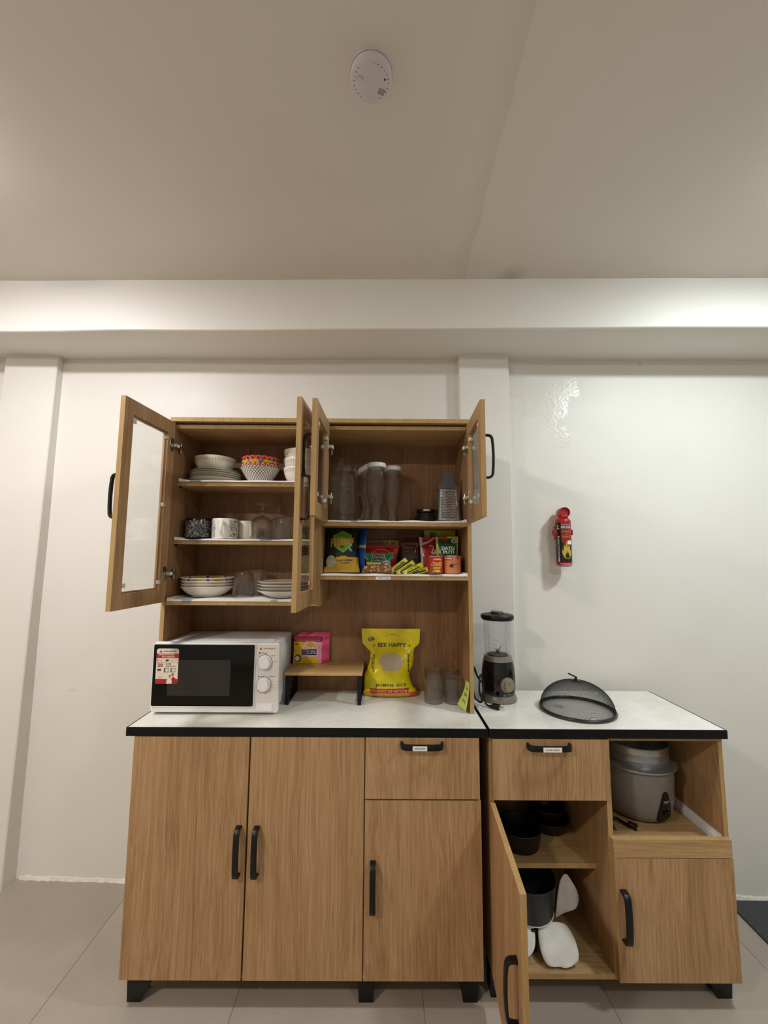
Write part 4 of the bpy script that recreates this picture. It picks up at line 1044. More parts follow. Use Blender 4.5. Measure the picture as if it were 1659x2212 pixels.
def tin(label, x, y, body, r=.0335, h=.068):
    t = thing('food_tin', label, 'tin', (x, y, z+.001), group='food tins on the snack shelf')
    b = MB().lathe([(0, .002), (r-.003, .002), (r-.001, 0), (r, .002), (r-.0006, .004), (r-.0006, h-.004)], n=48); obj('body', b, body, t)
    b = MB().lathe([(r-.0006, h-.004), (r+.0005, h-.002), (r+.0004, h), (r-.002, h), (r-.003, h-.003), (0, h-.003)], n=48); obj('rim', b, CHR, t)
    def f(e): return lambda u, v: ((r+e)*math.sin(u/r), -(r+e)*math.cos(u/r), v)
    return t, f
t, f = tin('red tin of corned beef', 1.050, .196, plain('dark red tin print', rgb(156, 44, 26), .3, var=.12))
b = MB(); b.rect(-.013, .026, .047, .061, f(.0003), 0, 12, 1); obj('brand_panel', b, plain('scarlet print', rgb(206, 36, 34), .3), t)
b = MB(); b.text('Holiday', .007, .0545, .030, .008, f(.0008), 0, .03); obj('brand_lettering', b, plain('pink white ink', rgb(250, 214, 210), .4), t)
b = MB(); b.text('CORNED', .004, .034, .046, .0105, f(.0006), 0, .04); b.text('BEEF', .006, .0215, .030, .010, f(.0006), 0, .04); b.poly([(-.014, .046), (.008, .041), (.026, .047), (.024, .042), (.008, .0385), (-.012, .042)], f(.0006), 0, 2); b.disc(.004, .010, .016, .0045, f(.0005), 0)
obj('lettering', b, plain('gold ink', rgb(232, 180, 60), .35), t)
t, f = tin('pale orange tin of meat loaf marked 45', 1.119, .198, plain('salmon tin print', rgb(216, 130, 96), .3, var=.14), .0345, .070)
b = MB(); b.rect(-.034, -.004, .052, .064, f(.0003), 0, 10, 1); b.disc(.016, .061, .006, .005, f(.0003), 0); obj('brand_panel', b, plain('scarlet print two', rgb(206, 50, 44), .3), t)
b = MB(); b.text('Holiday', -.019, .058, .026, .0075, f(.0008), 0, .03); obj('brand_lettering', b, plain('pink white ink two', rgb(250, 214, 210), .4), t)
b = MB(); b.text('LOAF', -.002, .024, .036, .011, f(.0004), 0, .04); b.poly([(-.034, .050), (-.012, .046), (.010, .049), (-.010, .041), (-.034, .045)], f(.0004), 0, 2); b.rect(-.030, -.002, .007, .0145, f(.0004), 0, 8, 1); b.disc(.024, .012, .007, .007, f(.0004), 0); obj('lettering', b, plain('orange gold ink', rgb(222, 140, 50), .35), t)
b = MB(); b.text('45', -.009, .031, .017, .013, f(.0012), 0, .07); b.rect(.000, .014, .0355, .0372, f(.0012), 0, 4, 1); obj('price_mark', b, INK, t)
def sticks():
    first = None; yl = crisp('yellow stick sachet', rgb(222, 214, 40), .25); 
    data = [(.908, .205, .030, math.radians(-38), 'topmost, leaning furthest left'), (.934, .186, .022, math.radians(-34), 'second from the left'), (.962, .172, .018, math.radians(-26), 'third from the left'), (.986, .182, .009, math.radians(-14), 'lowest, lying nearly flat')]
    dk = plain('dark green stick print', rgb(34, 44, 24), .4)
    for k, (x, y, zz, a, w_) in enumerate(data):
        t = thing('coffee_stick', 'yellow stick sachet, '+w_, 'sachet', (x, y, z+zz), (math.radians(-25), a, 0), 'yellow stick sachets in front of the pouches')
        b = MB(); b.rbox(-.036, .036, -.0045, .0045, -.0095, .0095, .003); b.box(-.040, -.034, -.0006, .0006, -.010, .010); b.box(.034, .040, -.0006, .0006, -.010, .010); obj('sachet_film', b, yl, t)
        fn = lambda u, v: (u, -.0049, v)
        b = MB(); b.rect(-.026, .028, -.0085, -.001 if k != 2 else -.003, fn, 0); b.text('Great Taste', .002, .0035, .044, .005, fn, 0, .03); obj('lettering', b, dk, t)
sticks()
# ------------------------------------------------------------------ worktop things
CZ = .8455
def microwave():
    t = thing('microwave', 'white microwave oven with black glass door on the left worktop', 'microwave', (.246, .24, CZ))
    X = lambda x: x-.246; Y = lambda y: y-.24; Z = lambda z_: z_-CZ
    b = MB(); b.rbox(X(.036), X(.460), Y(.126), Y(.378), Z(.858), Z(1.093), .006)
    b.rbox(X(.062), X(.440), Y(.150), Y(.365), Z(1.090), Z(1.0965), .003)
    b.rbox(X(.459), X(.4625), Y(.150), Y(.350), Z(.885), Z(1.07), .0015)
    obj('body', b, WHTM, t)
    def rr(x0, x1, z0, z1, r, n=5):
        p = []
        for cx_, cz_, a0 in ((x1-r, z1-r, 0), (x0+r, z1-r, 90), (x0+r, z0+r, 180), (x1-r, z0+r, 270)):
            for k in range(n+1): a = math.radians(a0+90*k/n); p.append((cx_+r*math.cos(a), cz_+r*math.sin(a)))
        return p
    b = MB(); b.prism(rr(X(.016), X(.472), Z(.855), Z(1.0985), .008), Y(.112), Y(.130)); b.prism(rr(X(.0175), X(.4705), Z(.8565), Z(1.097), .007), Y(.1105), Y(.113))
    obj('front_frame', b, WHT, t)
    b = MB(); b.prism(rr(X(.0185), X(.3865), Z(.8745), Z(1.0955), .006), Y(.104), Y(.1108)); d = obj('door', b, WHT, t)
    gl = plain('black door glass', rgb(6, 6, 6), .06, spec=.3, var=0); wn = plain('dark perforated window', rgb(40, 37, 33), .22, var=.03, sc=900)
    b = MB(); b.prism(rr(X(.0210), X(.3845), Z(.8785), Z(1.0925), .005), Y(.1032), Y(.1042)); obj('glass_panel', b, gl, d)
    b = MB(); b.prism(rr(X(.076), X(.300), Z(.914), Z(1.038), .004), Y(.1029), Y(.1033)); obj('door_window', b, wn, d)
    # printed sticker
    b = MB(); st = rr(X(.032), X(.1115), Z(.9555), Z(1.078), .008); b.prism(st, Y(.1024), Y(.1030), 0); y = Y(.1020)
    fn = front(X(.0718), y, Z(1.0168)); fn2 = front(X(.0718), y-.0004, Z(1.0168))
    b.rect(-.0395, .0395, .0275, .044, fn, 1); b.poly([(-.0395, -.060), (-.036, -.0612), (.0365, -.0612), (.0395, -.059), (.0395, -.045), (-.0395, -.045)], fn, 1)
    b.poly([(-.030, .0475), (-.019, .0475), (-.0245, .057)], fn, 1); b.text('HANABISHI', .007, .0518, .044, .0055, fn, 2, .01, shear=.12)
    b.text('MICROWAVE OVEN', -.004, .0398, .056, .0042, fn2, 0, .03); b.text('HMO-20MDNX1', .003, .0322, .046, .0042, fn2, 0, .03)
    b.text('5', -.035, .0205, .004, .0065, fn, 2, .03); b.text('Cooking Power', -.020, .0215, .020, .0022, fn, 2); b.text('Levels', -.024, .0183, .012, .0022, fn, 2)
    b.poly([(-.007, .0205), (-.002, .024), (.006, .023), (.004, .018), (-.002, .0155), (-.006, .017)], fn, 2)
    b.text('Microwave and Grill', .022, .0215, .028, .0022, fn, 2); b.text('Defrost', .016, .0183, .012, .0022, fn, 2); b.rect(-.0395, .0395, .0125, .0131, fn, 2)
    b.text('20', -.025, .0035, .020, .0125, fn, 1, .04); b.text('LITER', .005, .0075, .021, .0052, fn, 2, .02); b.text('CAPACITY', .013, -.0005, .037, .0052, fn, 2, .02)
    b.rect(-.034, -.021, -.0165, -.0095, fn, 2); 
    for q in (-.011, .013): b.rect(q, q+.003, -.0215, -.0065, fn, 2); b.rect(q+.003, q+.018, -.0215, -.0065, fn, 3); b.disc(q+.0115, -.014, .0045, .0050, fn2, 0, 14, 0); b.text('Easy control', q+.009, -.0245, .016, .0016, fn, 2)
    b.text('Turntable', -.0275, -.024, .016, .0018, fn, 2)
    for k, w_ in enumerate((.016, .022, .020, .014)): b.text('Hanabishi appliances'[:16-k*2], -.022, -.0345-.0028*k, w_, .0015, fn, 1)
    # the couple printed at the foot of the sticker
    b.disc(.0115, -.0355, .0036, .0052, fn, 4, 14, 0); b.disc(.0215, -.031, .0040, .0056, fn, 4, 14, 0); b.disc(.0115, -.0365, .0026, .0038, fn2, 5, 12, 0); b.disc(.0215, -.0325, .0028, .0040, fn2, 5, 12, 0)
    b.poly([(.000, -.0605), (.002, -.047), (.009, -.0425), (.016, -.044), (.020, -.050), (.020, -.0605)], fn2, 0); b.poly([(.020, -.0605), (.019, -.042), (.022, -.038), (.030, -.040), (.036, -.048), (.037, -.0605)], fn2, 6)
    o = obj('door_sticker', b, [plain('cream sticker', rgb(230, 216, 198), .5, var=.02), REDI, plain('charcoal ink', rgb(64, 58, 56), .5), plain('grey print', rgb(170, 162, 150), .5), plain('dark hair print', rgb(44, 28, 26), .5), plain('skin print', rgb(196, 140, 110), .5), plain('maroon shirt print', rgb(150, 30, 34), .5)], d)
    o['label'] = 'cream and red product sticker with printed capitals'
    # control panel
    fy = Y(.1095); b = MB(); b.prism(rr(X(.3925), X(.467), Z(.862), Z(1.092), .004), Y(.1085), Y(.1107)); p_ = obj('control_panel', b, plain('panel plastic', rgb(226, 220, 216), .35, var=.01), t)
    f0 = front(X(.430), Y(.1080), Z(.975)); b = MB(); b.poly([(-.029, .1005), (-.020, .1005), (-.0245, .109)], f0, 0); b.text('HANABISHI', .006, .104, .040, .005, f0, 0, .01, shear=.12)
    b.text('POWER', -.018, .088, .013, .0024, f0, 1, .02); b.text('TIMER', -.016, .006, .013, .0024, f0, 1, .02); b.text('DEFROST', .018, .006, .021, .0026, f0, 1, .03); b.disc(-.0285, .088, .0026, .0028, f0, 1, 10, 0); b.disc(-.0285, .006, .0026, .0028, f0, 1, 10, 0)
    for (cx_, cz_, marks) in ((-.0085, .0555, 5), (-.0085, -.022, 16)):
        for k in range(marks):
            a = (PI*(.95-1.0*k/(marks-1)*1.0) if marks == 5 else PI*.5-2*PI*k/marks); r0, r1 = .0265, .0295
            u = V((math.cos(a), math.sin(a))); n_ = V((-u.y, u.x))*.0004
            if cx_+u.x*r1 < -.036: continue
            b.poly([(cx_+u.x*r0+n_.x, cz_+u.y*r0+n_.y), (cx_+u.x*r1+n_.x, cz_+u.y*r1+n_.y), (cx_+u.x*r1-n_.x, cz_+u.y*r1-n_.y), (cx_+u.x*r0-n_.x, cz_+u.y*r0-n_.y)], f0, 1)
    for tx, x_, z_ in (('LOW', -.030, .078), ('MED', -.006, .087), ('M.HIGH', .022, .079), ('HIGH', .027, .058), ('0', -.0085, .012), ('2', .020, -.012), ('5', .024, -.024), ('10', .026, -.034), ('15', -.002, -.051), ('20', -.020, -.051), ('30', -.030, -.044)):
        b.text(tx, x_, z_, .0022*len(tx)+.002, .0026, f0, 1, .02)
    obj('panel_lettering', b, [REDI, plain('soft black ink', rgb(70, 64, 62), .5)], p_)
    for (kx, kz) in ((.4215, 1.0305), (.4205, .9530)):
        b = MB(); b.lathe([(.0255, 0), (.0255, .002), (.0225, .003), (.0215, .014), (.0195, .0175), (.0165, .0180), (.0160, .0172), (0, .0172)], n=44, T=Matrix.Rotation(PI/2, 4, 'X'))
        obj('knob', b, WHT, t, loc=(X(kx), Y(.1085), Z(kz)))
        b = MB().lathe([(.0268, 0), (.0268, .0009), (0, .0009)], n=40, T=Matrix.Rotation(PI/2, 4, 'X')); o = obj('knob_recess', b, plain('knob shadow gap', rgb(74, 70, 74), .5), t, loc=(X(kx), Y(.1084), Z(kz)))
    b = MB(); b.prism(rr(X(.3965), X(.4520), Z(.8615), Z(.8880), .004), Y(.1068), Y(.1090)); o = obj('open_button', b, WHT, t)
    b = MB(); b.tube([(X(.455), Y(.379), Z(.96)), (X(.470), Y(.386), Z(.985)), (X(.477), Y(.386), Z(1.02)), (X(.474), Y(.385), Z(1.05)), (X(.462), Y(.384), Z(1.07)), (X(.445), Y(.382), Z(1.075))], .0055, 10); obj('power_cord', b, BLK, t)
    for x_ in (.06, .43):
        for y_ in (.15, .35): b = MB().lathe([(0, 0), (.010, 0), (.011, .014), (0, .014)], n=16); obj('foot', b, BLK, t, loc=(X(x_), Y(y_), 0))
microwave()
def riser():
    t = thing('shelf_riser', 'small wooden riser shelf on black metal legs beside the microwave', 'shelf', (.620, .305, CZ))
    X0, X1, Y0_, Y1_, zt = -.151, .150, -.090, .092, .1228
    b = MB().rbox(X0, X1, Y0_, Y1_, zt-.0128, zt, .0012, 2); obj('board', b, WB, t)
    for x in (-.147, .132):
        b = MB(); h = zt-.013; w_ = .014; q = .016
        b.box(x, x+w_, Y0_+.004, Y0_+.004+q, 0, h); b.box(x, x+w_, Y1_-.004-q, Y1_-.004, 0, h); b.box(x, x+w_, Y0_+.004+q, Y1_-.004-q, 0, .012); b.box(x, x+w_, Y0_+.004+q, Y1_-.004-q, h-.004, h)
        obj('leg_frame', b, BLKM, t)
riser()
for i, (x, y, lab) in enumerate(((1.051, .266, 'front left clear cup beside the rice bag'), (1.1285, .264, 'front right clear cup beside the hutch side'), (1.062, .349, 'back left clear cup behind the front pair'), (1.1285, .346, 'back right clear cup in the corner of the hutch'))):
    r, h = .0375, (.092 if i < 2 else .100)
    b = MB().lathe([(0, .001), (r-.004, .001), (r-.001, 0), (r, .003), (r, h), (r-.0016, h), (r-.0016, .004), (0, .004)], n=56)
    tag(obj('clear_cup', b, CLEARP, None, (x, y, CZ)), lab, 'cup', 'clear cups on the left worktop')
def note():
    t = thing('sticky_note', 'lime green sticky note on the inside of the hutch right panel', 'note', (1.168, .165, .905))
    nm = plain('lime note paper', rgb(196, 208, 96), .7, var=.04)
    b = MB(); n = 10
    c = [(.037, .041), (-.033, .050), (-.033, -.050), (.036, -.046)]   # (y, z) corners
    def f(u, v):
        top = (lerp(c[0][0], c[1][0], u), lerp(c[0][1], c[1][1], u)); bo = (lerp(c[3][0], c[2][0], u), lerp(c[3][1], c[2][1], u))
        yy, zz = lerp(bo[0], top[0], v), lerp(bo[1], top[1], v); lift = .001+.034*(1-v)**1.6*(1-.55*u)
        return (-lift, yy, zz)
    b.rect(0, 1, 0, 1, f, 0, n, n); b.s = [True]*len(b.s); obj('paper', b, nm, t)
    b = MB(); g = lambda u, v: tuple(V(f(.5-u*-1, .5+v))+V((-.0008, 0, 0)))
    for k, tx in enumerate(('For', 'Guest', 'Use')): b.text(tx, .0, .25-.24*k, .45, .12, g, 0, .02)
    obj('handwriting', b, plain('pencil ink', rgb(112, 124, 60), .7), t)
note()
def blender_():
    t = thing('blender', 'black and taupe countertop blender with a clear jug on the right worktop', 'blender', (1.318, .302, CZ))
    tp = plain('taupe plastic', rgb(126, 118, 104), .35); bk = plain('glossy black plastic', rgb(10, 10, 11), .08, var=0)
    rsq = lambda a, zz: 1
    b = MB().lathe([(0, .001), (.070, .001), (.0715, .004), (.0715, .010), (.066, .022), (.0635, .026)], n=56); obj('base_ring', b, tp, t)
    b = MB().lathe([(.0635, .026), (.0655, .034), (.0665, .06), (.0660, .10), (.0630, .135), (.0585, .155)], n=56); obj('motor_housing', b, bk, t)
    b = MB().lathe([(.0585, .155), (.0565, .162), (.0545, .172), (.050, .1735), (0, .1735)], n=56); obj('collar', b, tp, t)
    b = MB().lathe([(.046, .174), (.049, .175), (.0505, .182), (.0560, .316), (.0565, .318)], n=56); b.lathe([(.0455, .178), (.047, .184)], n=56)
    for k in range(4):
        a = .6+k*PI/2; b.sweep([(.0475*math.cos(a), .0475*math.sin(a), .186), (.052*math.cos(a), .052*math.sin(a), .31)], [(-.0012, -.002), (.0012, -.002), (.0012, .002), (-.0012, .002)])
    obj('jug', b, glassy('clear violet plastic', (.955, .955, .98, 1), 1.6, .03, rgb(206, 206, 222), .05), t)
    b = MB(); f = lambda u, v: (.0515*math.sin(u/.0515), -.0515*math.cos(u/.0515)-.001, v)
    for q in (.205, .222): b.rect(-.028, -.016, q, q+.0012, f, 0, 4, 1)
    b.rect(-.030, -.012, .240, .2412, f, 0, 4, 1); obj('level_marks', b, plain('grey marks', rgb(90, 88, 96), .5), t)
    b = MB().lathe([(0, .1745), (.040, .1745), (.042, .178), (.030, .181), (.008, .183), (.006, .192), (0, .193)], n=32)
    obj('blade_seat', b, BLK, t)
    b = MB()
    for a, up in ((.5, .022), (2.4, .016), (3.6, .004), (5.4, .006)):
        d = V((math.cos(a), math.sin(a), 0)); s_ = V((-d.y, d.x, 0))*.0035; p0 = V((0, 0, .190)); p1 = p0+d*.012+V((0, 0, up*.3)); p2 = p0+d*.022+V((0, 0, up))
        P = [b.vert(q) for q in (p0+s_, p1+s_, p2, p1-s_, p0-s_)]; b.face(P); P = [b.vert(q+V((0, 0, .0012))) for q in (p0+s_, p1+s_, p2, p1-s_, p0-s_)]; b.face(P)
    b.lathe([(.004, .184), (.004, .197), (0, .198)], n=12); obj('blade', b, CHR, t)
    b = MB().lathe([(.056, .314), (.061, .315), (.066, .322), (.0665, .330), (.063, .335), (.045, .339), (.028, .340), (.026, .344), (0, .3445)], n=56, sq=lambda a, zz: 1+.06*max(0, math.cos(a+.9))**8); l = obj('lid', b, BLK, t)
    b = MB().lathe([(.024, .3445), (.0245, .350), (.022, .352), (0, .352)], n=32); obj('filler_cap', b, glassy('clear grey cap', (.8, .8, .8, 1), 2, .05, rgb(190, 190, 190), .5), t)
    T = Matrix.Translation((.018, -.0640, .072)) @ Matrix.Rotation(math.radians(14), 4, 'Z') @ Matrix.Rotation(PI/2, 4, 'X')
    b = MB().lathe([(.0285, -.004), (.0290, .002), (.0275, .006), (.0210, .007), (.0200, .018), (.0185, .0195), (0, .0195)], n=44, T=T); obj('dial', b, plain('taupe dial', rgb(134, 124, 108), .3), t)
    b = MB().box(.0175, .0190, -.0850, -.0835, .076, .088); obj('dial_mark', b, INK, t)
    f = lambda u, v: (.0668*math.sin(u/.0668), -.0668*math.cos(u/.0668), v)
    b = MB(); b.text('dh', .006, .034, .012, .011, f, 0, 0); b.text('american', .024, .0365, .022, .0030, f, 0, .01); b.text('heritage', .026, .0315, .022, .0034, f, 0, .01); obj('brand_lettering', b, plain('grey ink', rgb(150, 150, 150), .4), t)
    # flex looping down the hutch side to the plug on the worktop
    P = [(-.052, .045, .045), (-.075, .040, .075), (-.092, .015, .115), (-.100, -.010, .126), (-.108, -.035, .118), (-.118, -.060, .070), (-.112, -.075, .030), (-.095, -.088, .016), (-.090, -.100, .030), (-.100, -.100, .060), (-.092, -.075, .102), (-.082, -.058, .108), (-.076, -.062, .080), (-.078, -.075, .040), (-.074, -.090, .012), (-.062, -.104, .006), (-.052, -.110, .0065)]
    pts = []
    for i in range(len(P)-1):
        p0, p1, p2, p3 = [V(P[max(0, min(len(P)-1, j))]) for j in (i-1, i, i+1, i+2)]
        for k in range(6):
            q = k/6; pts.append(.5*((2*p1)+(p2-p0)*q+(2*p0-5*p1+4*p2-p3)*q*q+(3*p1-3*p2+p3-p0)*q**3))
    pts.append(V(P[-1])); pts = [V((max(p.x, -.124), p.y, max(p.z, .004))) for p in pts]
    cb = obj('power_cord', MB().tube(pts, .0036, 10), BLK, t)
    T = Matrix.Translation((-.044, -.116, .010)) @ Matrix.Rotation(math.radians(-35), 4, 'Z')
    b = MB().rbox(-.013, .013, -.009, .009, -.009, .009, .004, T=T); b.rbox(.011, .016, -.011, .011, -.0095, .0095, .003, T=T); b.tube([T @ V((-.026, 0, -.004)), T @ V((-.010, 0, 0))], .0045); p_ = obj('plug', b, BLK, cb)
    b = MB()
    for s_ in (-.005, .005): b.box(.016, .030, s_-.0008, s_+.0008, -.0022, .0022)
    b.v = [tuple(T @ V(q)) for q in b.v]; obj('prong', b, CHR, cb)
blender_()
def food_cover():
    t = thing('food_cover', 'black wire mesh food cover dome on the right worktop', 'food cover', (1.579, .181, CZ))
    R, H = .130, .108
    m = NM('black wire gauze'); tr = m.add('ShaderNodeBsdfTransparent'); df = m.add('ShaderNodeBsdfDiffuse'); df.inputs[0].default_value = rgb(34, 34, 36)
    c = m.coord(); x, y, zz = m.sep(c)
    def thr(v, n): return m.math('LESS_THAN', m.math('ABSOLUTE', m.math('SUBTRACT', m.math('FRACT', m.math('MULTIPLY', v, n)), .5)), .155)
    g = m.math('MAXIMUM', thr(x, 680), thr(y, 680)); lw = m.add('ShaderNodeLayerWeight'); lw.inputs[0].default_value = .5
    side = m.math('MULTIPLY', m.math('POWER', lw.outputs['Facing'], 2.0), .75)
    fac = m.math('ADD', m.math('MULTIPLY', g, .72), side, clamp=True)
    mx = m.add('ShaderNodeMixShader'); m.l.new(fac, mx.inputs[0]); m.l.new(tr.outputs[0], mx.inputs[1]); m.l.new(df.outputs[0], mx.inputs[2]); m.l.new(mx.outputs[0], m.out.inputs[0])
    p = [(R*math.cos(a), .008+(H-.008)*math.sin(a)) for a in [PI/2*k/24 for k in range(25)]]; p[-1] = (0, H)
    b = MB().lathe(p, n=72); obj('mesh_dome', b, m.m, t)
    b = MB(); b.tube([(R*math.cos(2*PI*k/72), R*math.sin(2*PI*k/72), .0062) for k in range(72)], .0058, 10, closed=True); o = obj('rim', b, plain('dark bronze rim', rgb(40, 30, 28), .3), t)
    b = MB().lathe([(.018, H-.0025), (.018, H), (.010, H+.003), (.004, H+.006), (.004, H+.012), (0, H+.013)], n=28); obj('cap', b, BLK, t)
    T = Matrix.Translation((-.010, .004, H+.017)) @ Matrix.Rotation(math.radians(24), 4, 'Y')
    b = MB(); b.tube([T @ V((.0165*math.cos(2*PI*k/28), .013*math.sin(2*PI*k/28), 0)) for k in range(28)], .0022, 8, closed=True); obj('pull_ring', b, BLK, t)
food_cover()
def extinguisher():
    t = thing('fire_extinguisher', 'small red aerosol fire extinguisher clipped to the wall above the mesh cover', 'fire extinguisher', (1.667, .448, 1.376))
    rd = plain('red plastic', rgb(176, 20, 34), .35); body = plain('black can print', rgb(22, 20, 20), .3); r = .0335
    b = MB().lathe([(0, .002), (r-.005, 0), (r-.001, .003), (r, .006), (r, .018)], n=48); obj('base_band', b, rd, t)
    b = MB(); b.lathe([(r, .196), (r, .206), (.028, .214), (.021, .218), (.020, .236)], n=48); obj('shoulder', b, rd, t)
    b = MB().lathe([(r, .018), (r, .196)], n=48); c_ = obj('can', b, body, t)
    b = MB().lathe([(0, -.001), (r-.006, -.001)], n=30); obj('base', b, plain('mauve base', rgb(120, 80, 84), .5), t)
    f = lambda e: (lambda u, v: ((r+e)*math.sin(u/r-.50), -(r+e)*math.cos(u/r-.50), v))
    b = MB(); b.rect(-.006, .045, .118, .200, f(.0004), 0, 14, 2); b.poly([(-.006, .118), (.045, .118), (.022, .104), (.008, .094), (-.002, .108)], f(.0006), 0, 4); obj('red_print', b, plain('crimson print', rgb(150, 30, 34), .35), t)
    b = MB(); b.rect(-.006, .037, .168, .181, f(.0009), 0, 12, 1); obj('blue_print', b, plain('blue grey print', rgb(82, 84, 136), .35), t)
    b = MB(); b.text('FIRE STOP', .016, .1745, .042, .010, f(.0014), 0, .02); b.text('COMPACT EXTINGUISHER', .017, .186, .040, .003, f(.0009), 0, .02); b2 = MB(); b2.text('MANDOWN', -.0185, .078, .112, .011, f(.0006), 0, .004, rot=PI/2); obj('side_lettering', b2, WINK, t); b2 = MB(); b2.text('JY', -.0185, .176, .024, .011, f(.0006), 0, .015, rot=PI/2); obj('upper_side_lettering', b2, WINK, t)
    obj('white_lettering', b, WINK, t)
    b = MB(); b.text('Put the fire out', .016, .011, .056, .006, f(.0008), 0, .02); obj('slogan_lettering', b, WINK, t)
    b = MB(); b.rect(.020, .040, .098, .115, f(.0012), 0, 6, 1); obj('blank_sticker', b, WINK, t)
    b = MB(); b.rect(-.045, .045, .0028, .0042, f(.0005), 0, 20, 1); obj('white_line', b, WINK, t)
    b = MB(); b.text('POINT', .017, .155, .036, .009, f(.0009), 0, .02); b.text('&', .017, .1435, .006, .006, f(.0009), 0, .03); b.text('SPRAY', .017, .132, .036, .009, f(.0009), 0, .02)
    obj('gold_lettering', b, plain('gold lettering', rgb(206, 140, 60), .35), t)
    fl = [(.002, .045), (-.004, .060), (-.003, .075), (.003, .068), (.002, .084), (.008, .098), (.009, .084), (.013, .095), (.0155, .115), (.020, .096), (.018, .082), (.023, .088), (.025, .102), (.031, .084), (.030, .070), (.036, .074), (.037, .056), (.030, .040), (.022, .032), (.014, .034), (.006, .038)]
    b = MB(); b.poly(fl, f(.0009), 0, 2); obj('flame_print', b, plain('flame yellow', rgb(206, 184, 64), .35, var=.1), t)
    b = MB(); b.poly([(x*.45+.011, (q-.036)*.42+.036) for x, q in fl], f(.0016), 0, 1); obj('flame_core', b, INK, t)
    # strap bracket and rounded red nozzle cap
    b = MB(); b.lathe([(r+.001, .142), (r+.0028, .143), (r+.0028, .163), (r+.001, .164)], n=40); b.v = [q if (q[0] < -.008 or q[1] > -.012) else q for q in b.v]
    b2 = MB(); n = 40; rows = []
    for k in range(n+1):
        a = math.radians(-18+225*k/n); rows.append([b2.vert(((r+e)*math.cos(a), (r+e)*math.sin(a), zz)) for e, zz in ((.0012, .141), (.004, .141), (.004, .164), (.0012, .164))])
    for k in range(n):
        for j in range(4): b2.face((rows[k][j], rows[k][(j+1) % 4], rows[k+1][(j+1) % 4], rows[k+1][j]), 0, True)
    b2.rbox(-.040, -.031, -.012, .030, .140, .166, .003); b2.rbox(.031, .040, -.012, .030, .140, .166, .003); b2.rbox(-.02, .02, r-.001, .060, .120, .186, .003)
    obj('wall_bracket', b2, rd, t)
    b = MB(); T = Matrix.Rotation(PI/2, 4, 'X')
    b.lathe([(0, -.030), (.0215, -.030), (.024, -.026), (.024, .022), (.0225, .026), (.020, .026), (.018, .018), (0, .016)], n=40, T=Matrix.Translation((.0035, 0, .243)) @ Matrix.Rotation(math.radians(-6), 4, 'Z') @ T)
    b.rbox(-.015, .0175, -.020, .020, .212, .232, .004)
    obj('nozzle_cap', b, rd, t)
extinguisher()
def smoke_alarm():
    zc = ceil_z(.808, -.535)
    t = thing('smoke_alarm', 'round white smoke alarm on the ceiling', 'smoke alarm', (.808, -.537, zc))
    wm = plain('alarm plastic', rgb(206, 198, 200), .4, var=.01); dk = plain('alarm slot', rgb(66, 56, 60), .6)
    b = MB().lathe([(0, .004), (.0520, .004), (.0525, -.002), (.0525, -.006)], n=56); obj('mounting_plate', b, wm, t)
    b = MB().lathe([(.0518, -.0065), (.0518, -.022), (.0510, -.0262), (.0490, -.0276), (0, -.0276)], n=56); obj('housing', b, wm, t)
    f = lambda u, v: (u, v, -.0279)
    b = MB()
    for k in range(26):
        a = 2*PI*(k+.3)/26
        if k in (5, 6, 7, 8, 17, 18, 19): continue
        b.disc(.0425*math.cos(a), .0425*math.sin(a), .0016, .0011, f, 0, 8, 0)
    b.disc(.034, -.006, .0027, .0027, f, 0, 14, 0)
    for k in range(5):
        q = k*.0032; b.poly([(.015+q, .026+q*.3), (.016+q, .027+q*.3), (.0225+q, .0135+q*.3), (.0215+q, .0125+q*.3)], f, 0)
    obj('vent_slots', b, dk, t)
    b = MB().lathe([(.0062, -.0275), (.0062, -.0290), (.0045, -.0294), (0, -.0294)], n=28, c=(-.028, -.008, 0)); b.lathe([(.0068, -.0279), (.0062, -.0282)], n=28, c=(-.028, -.008, 0), m=1); obj('test_button', b, [wm, dk], t)
smoke_alarm()
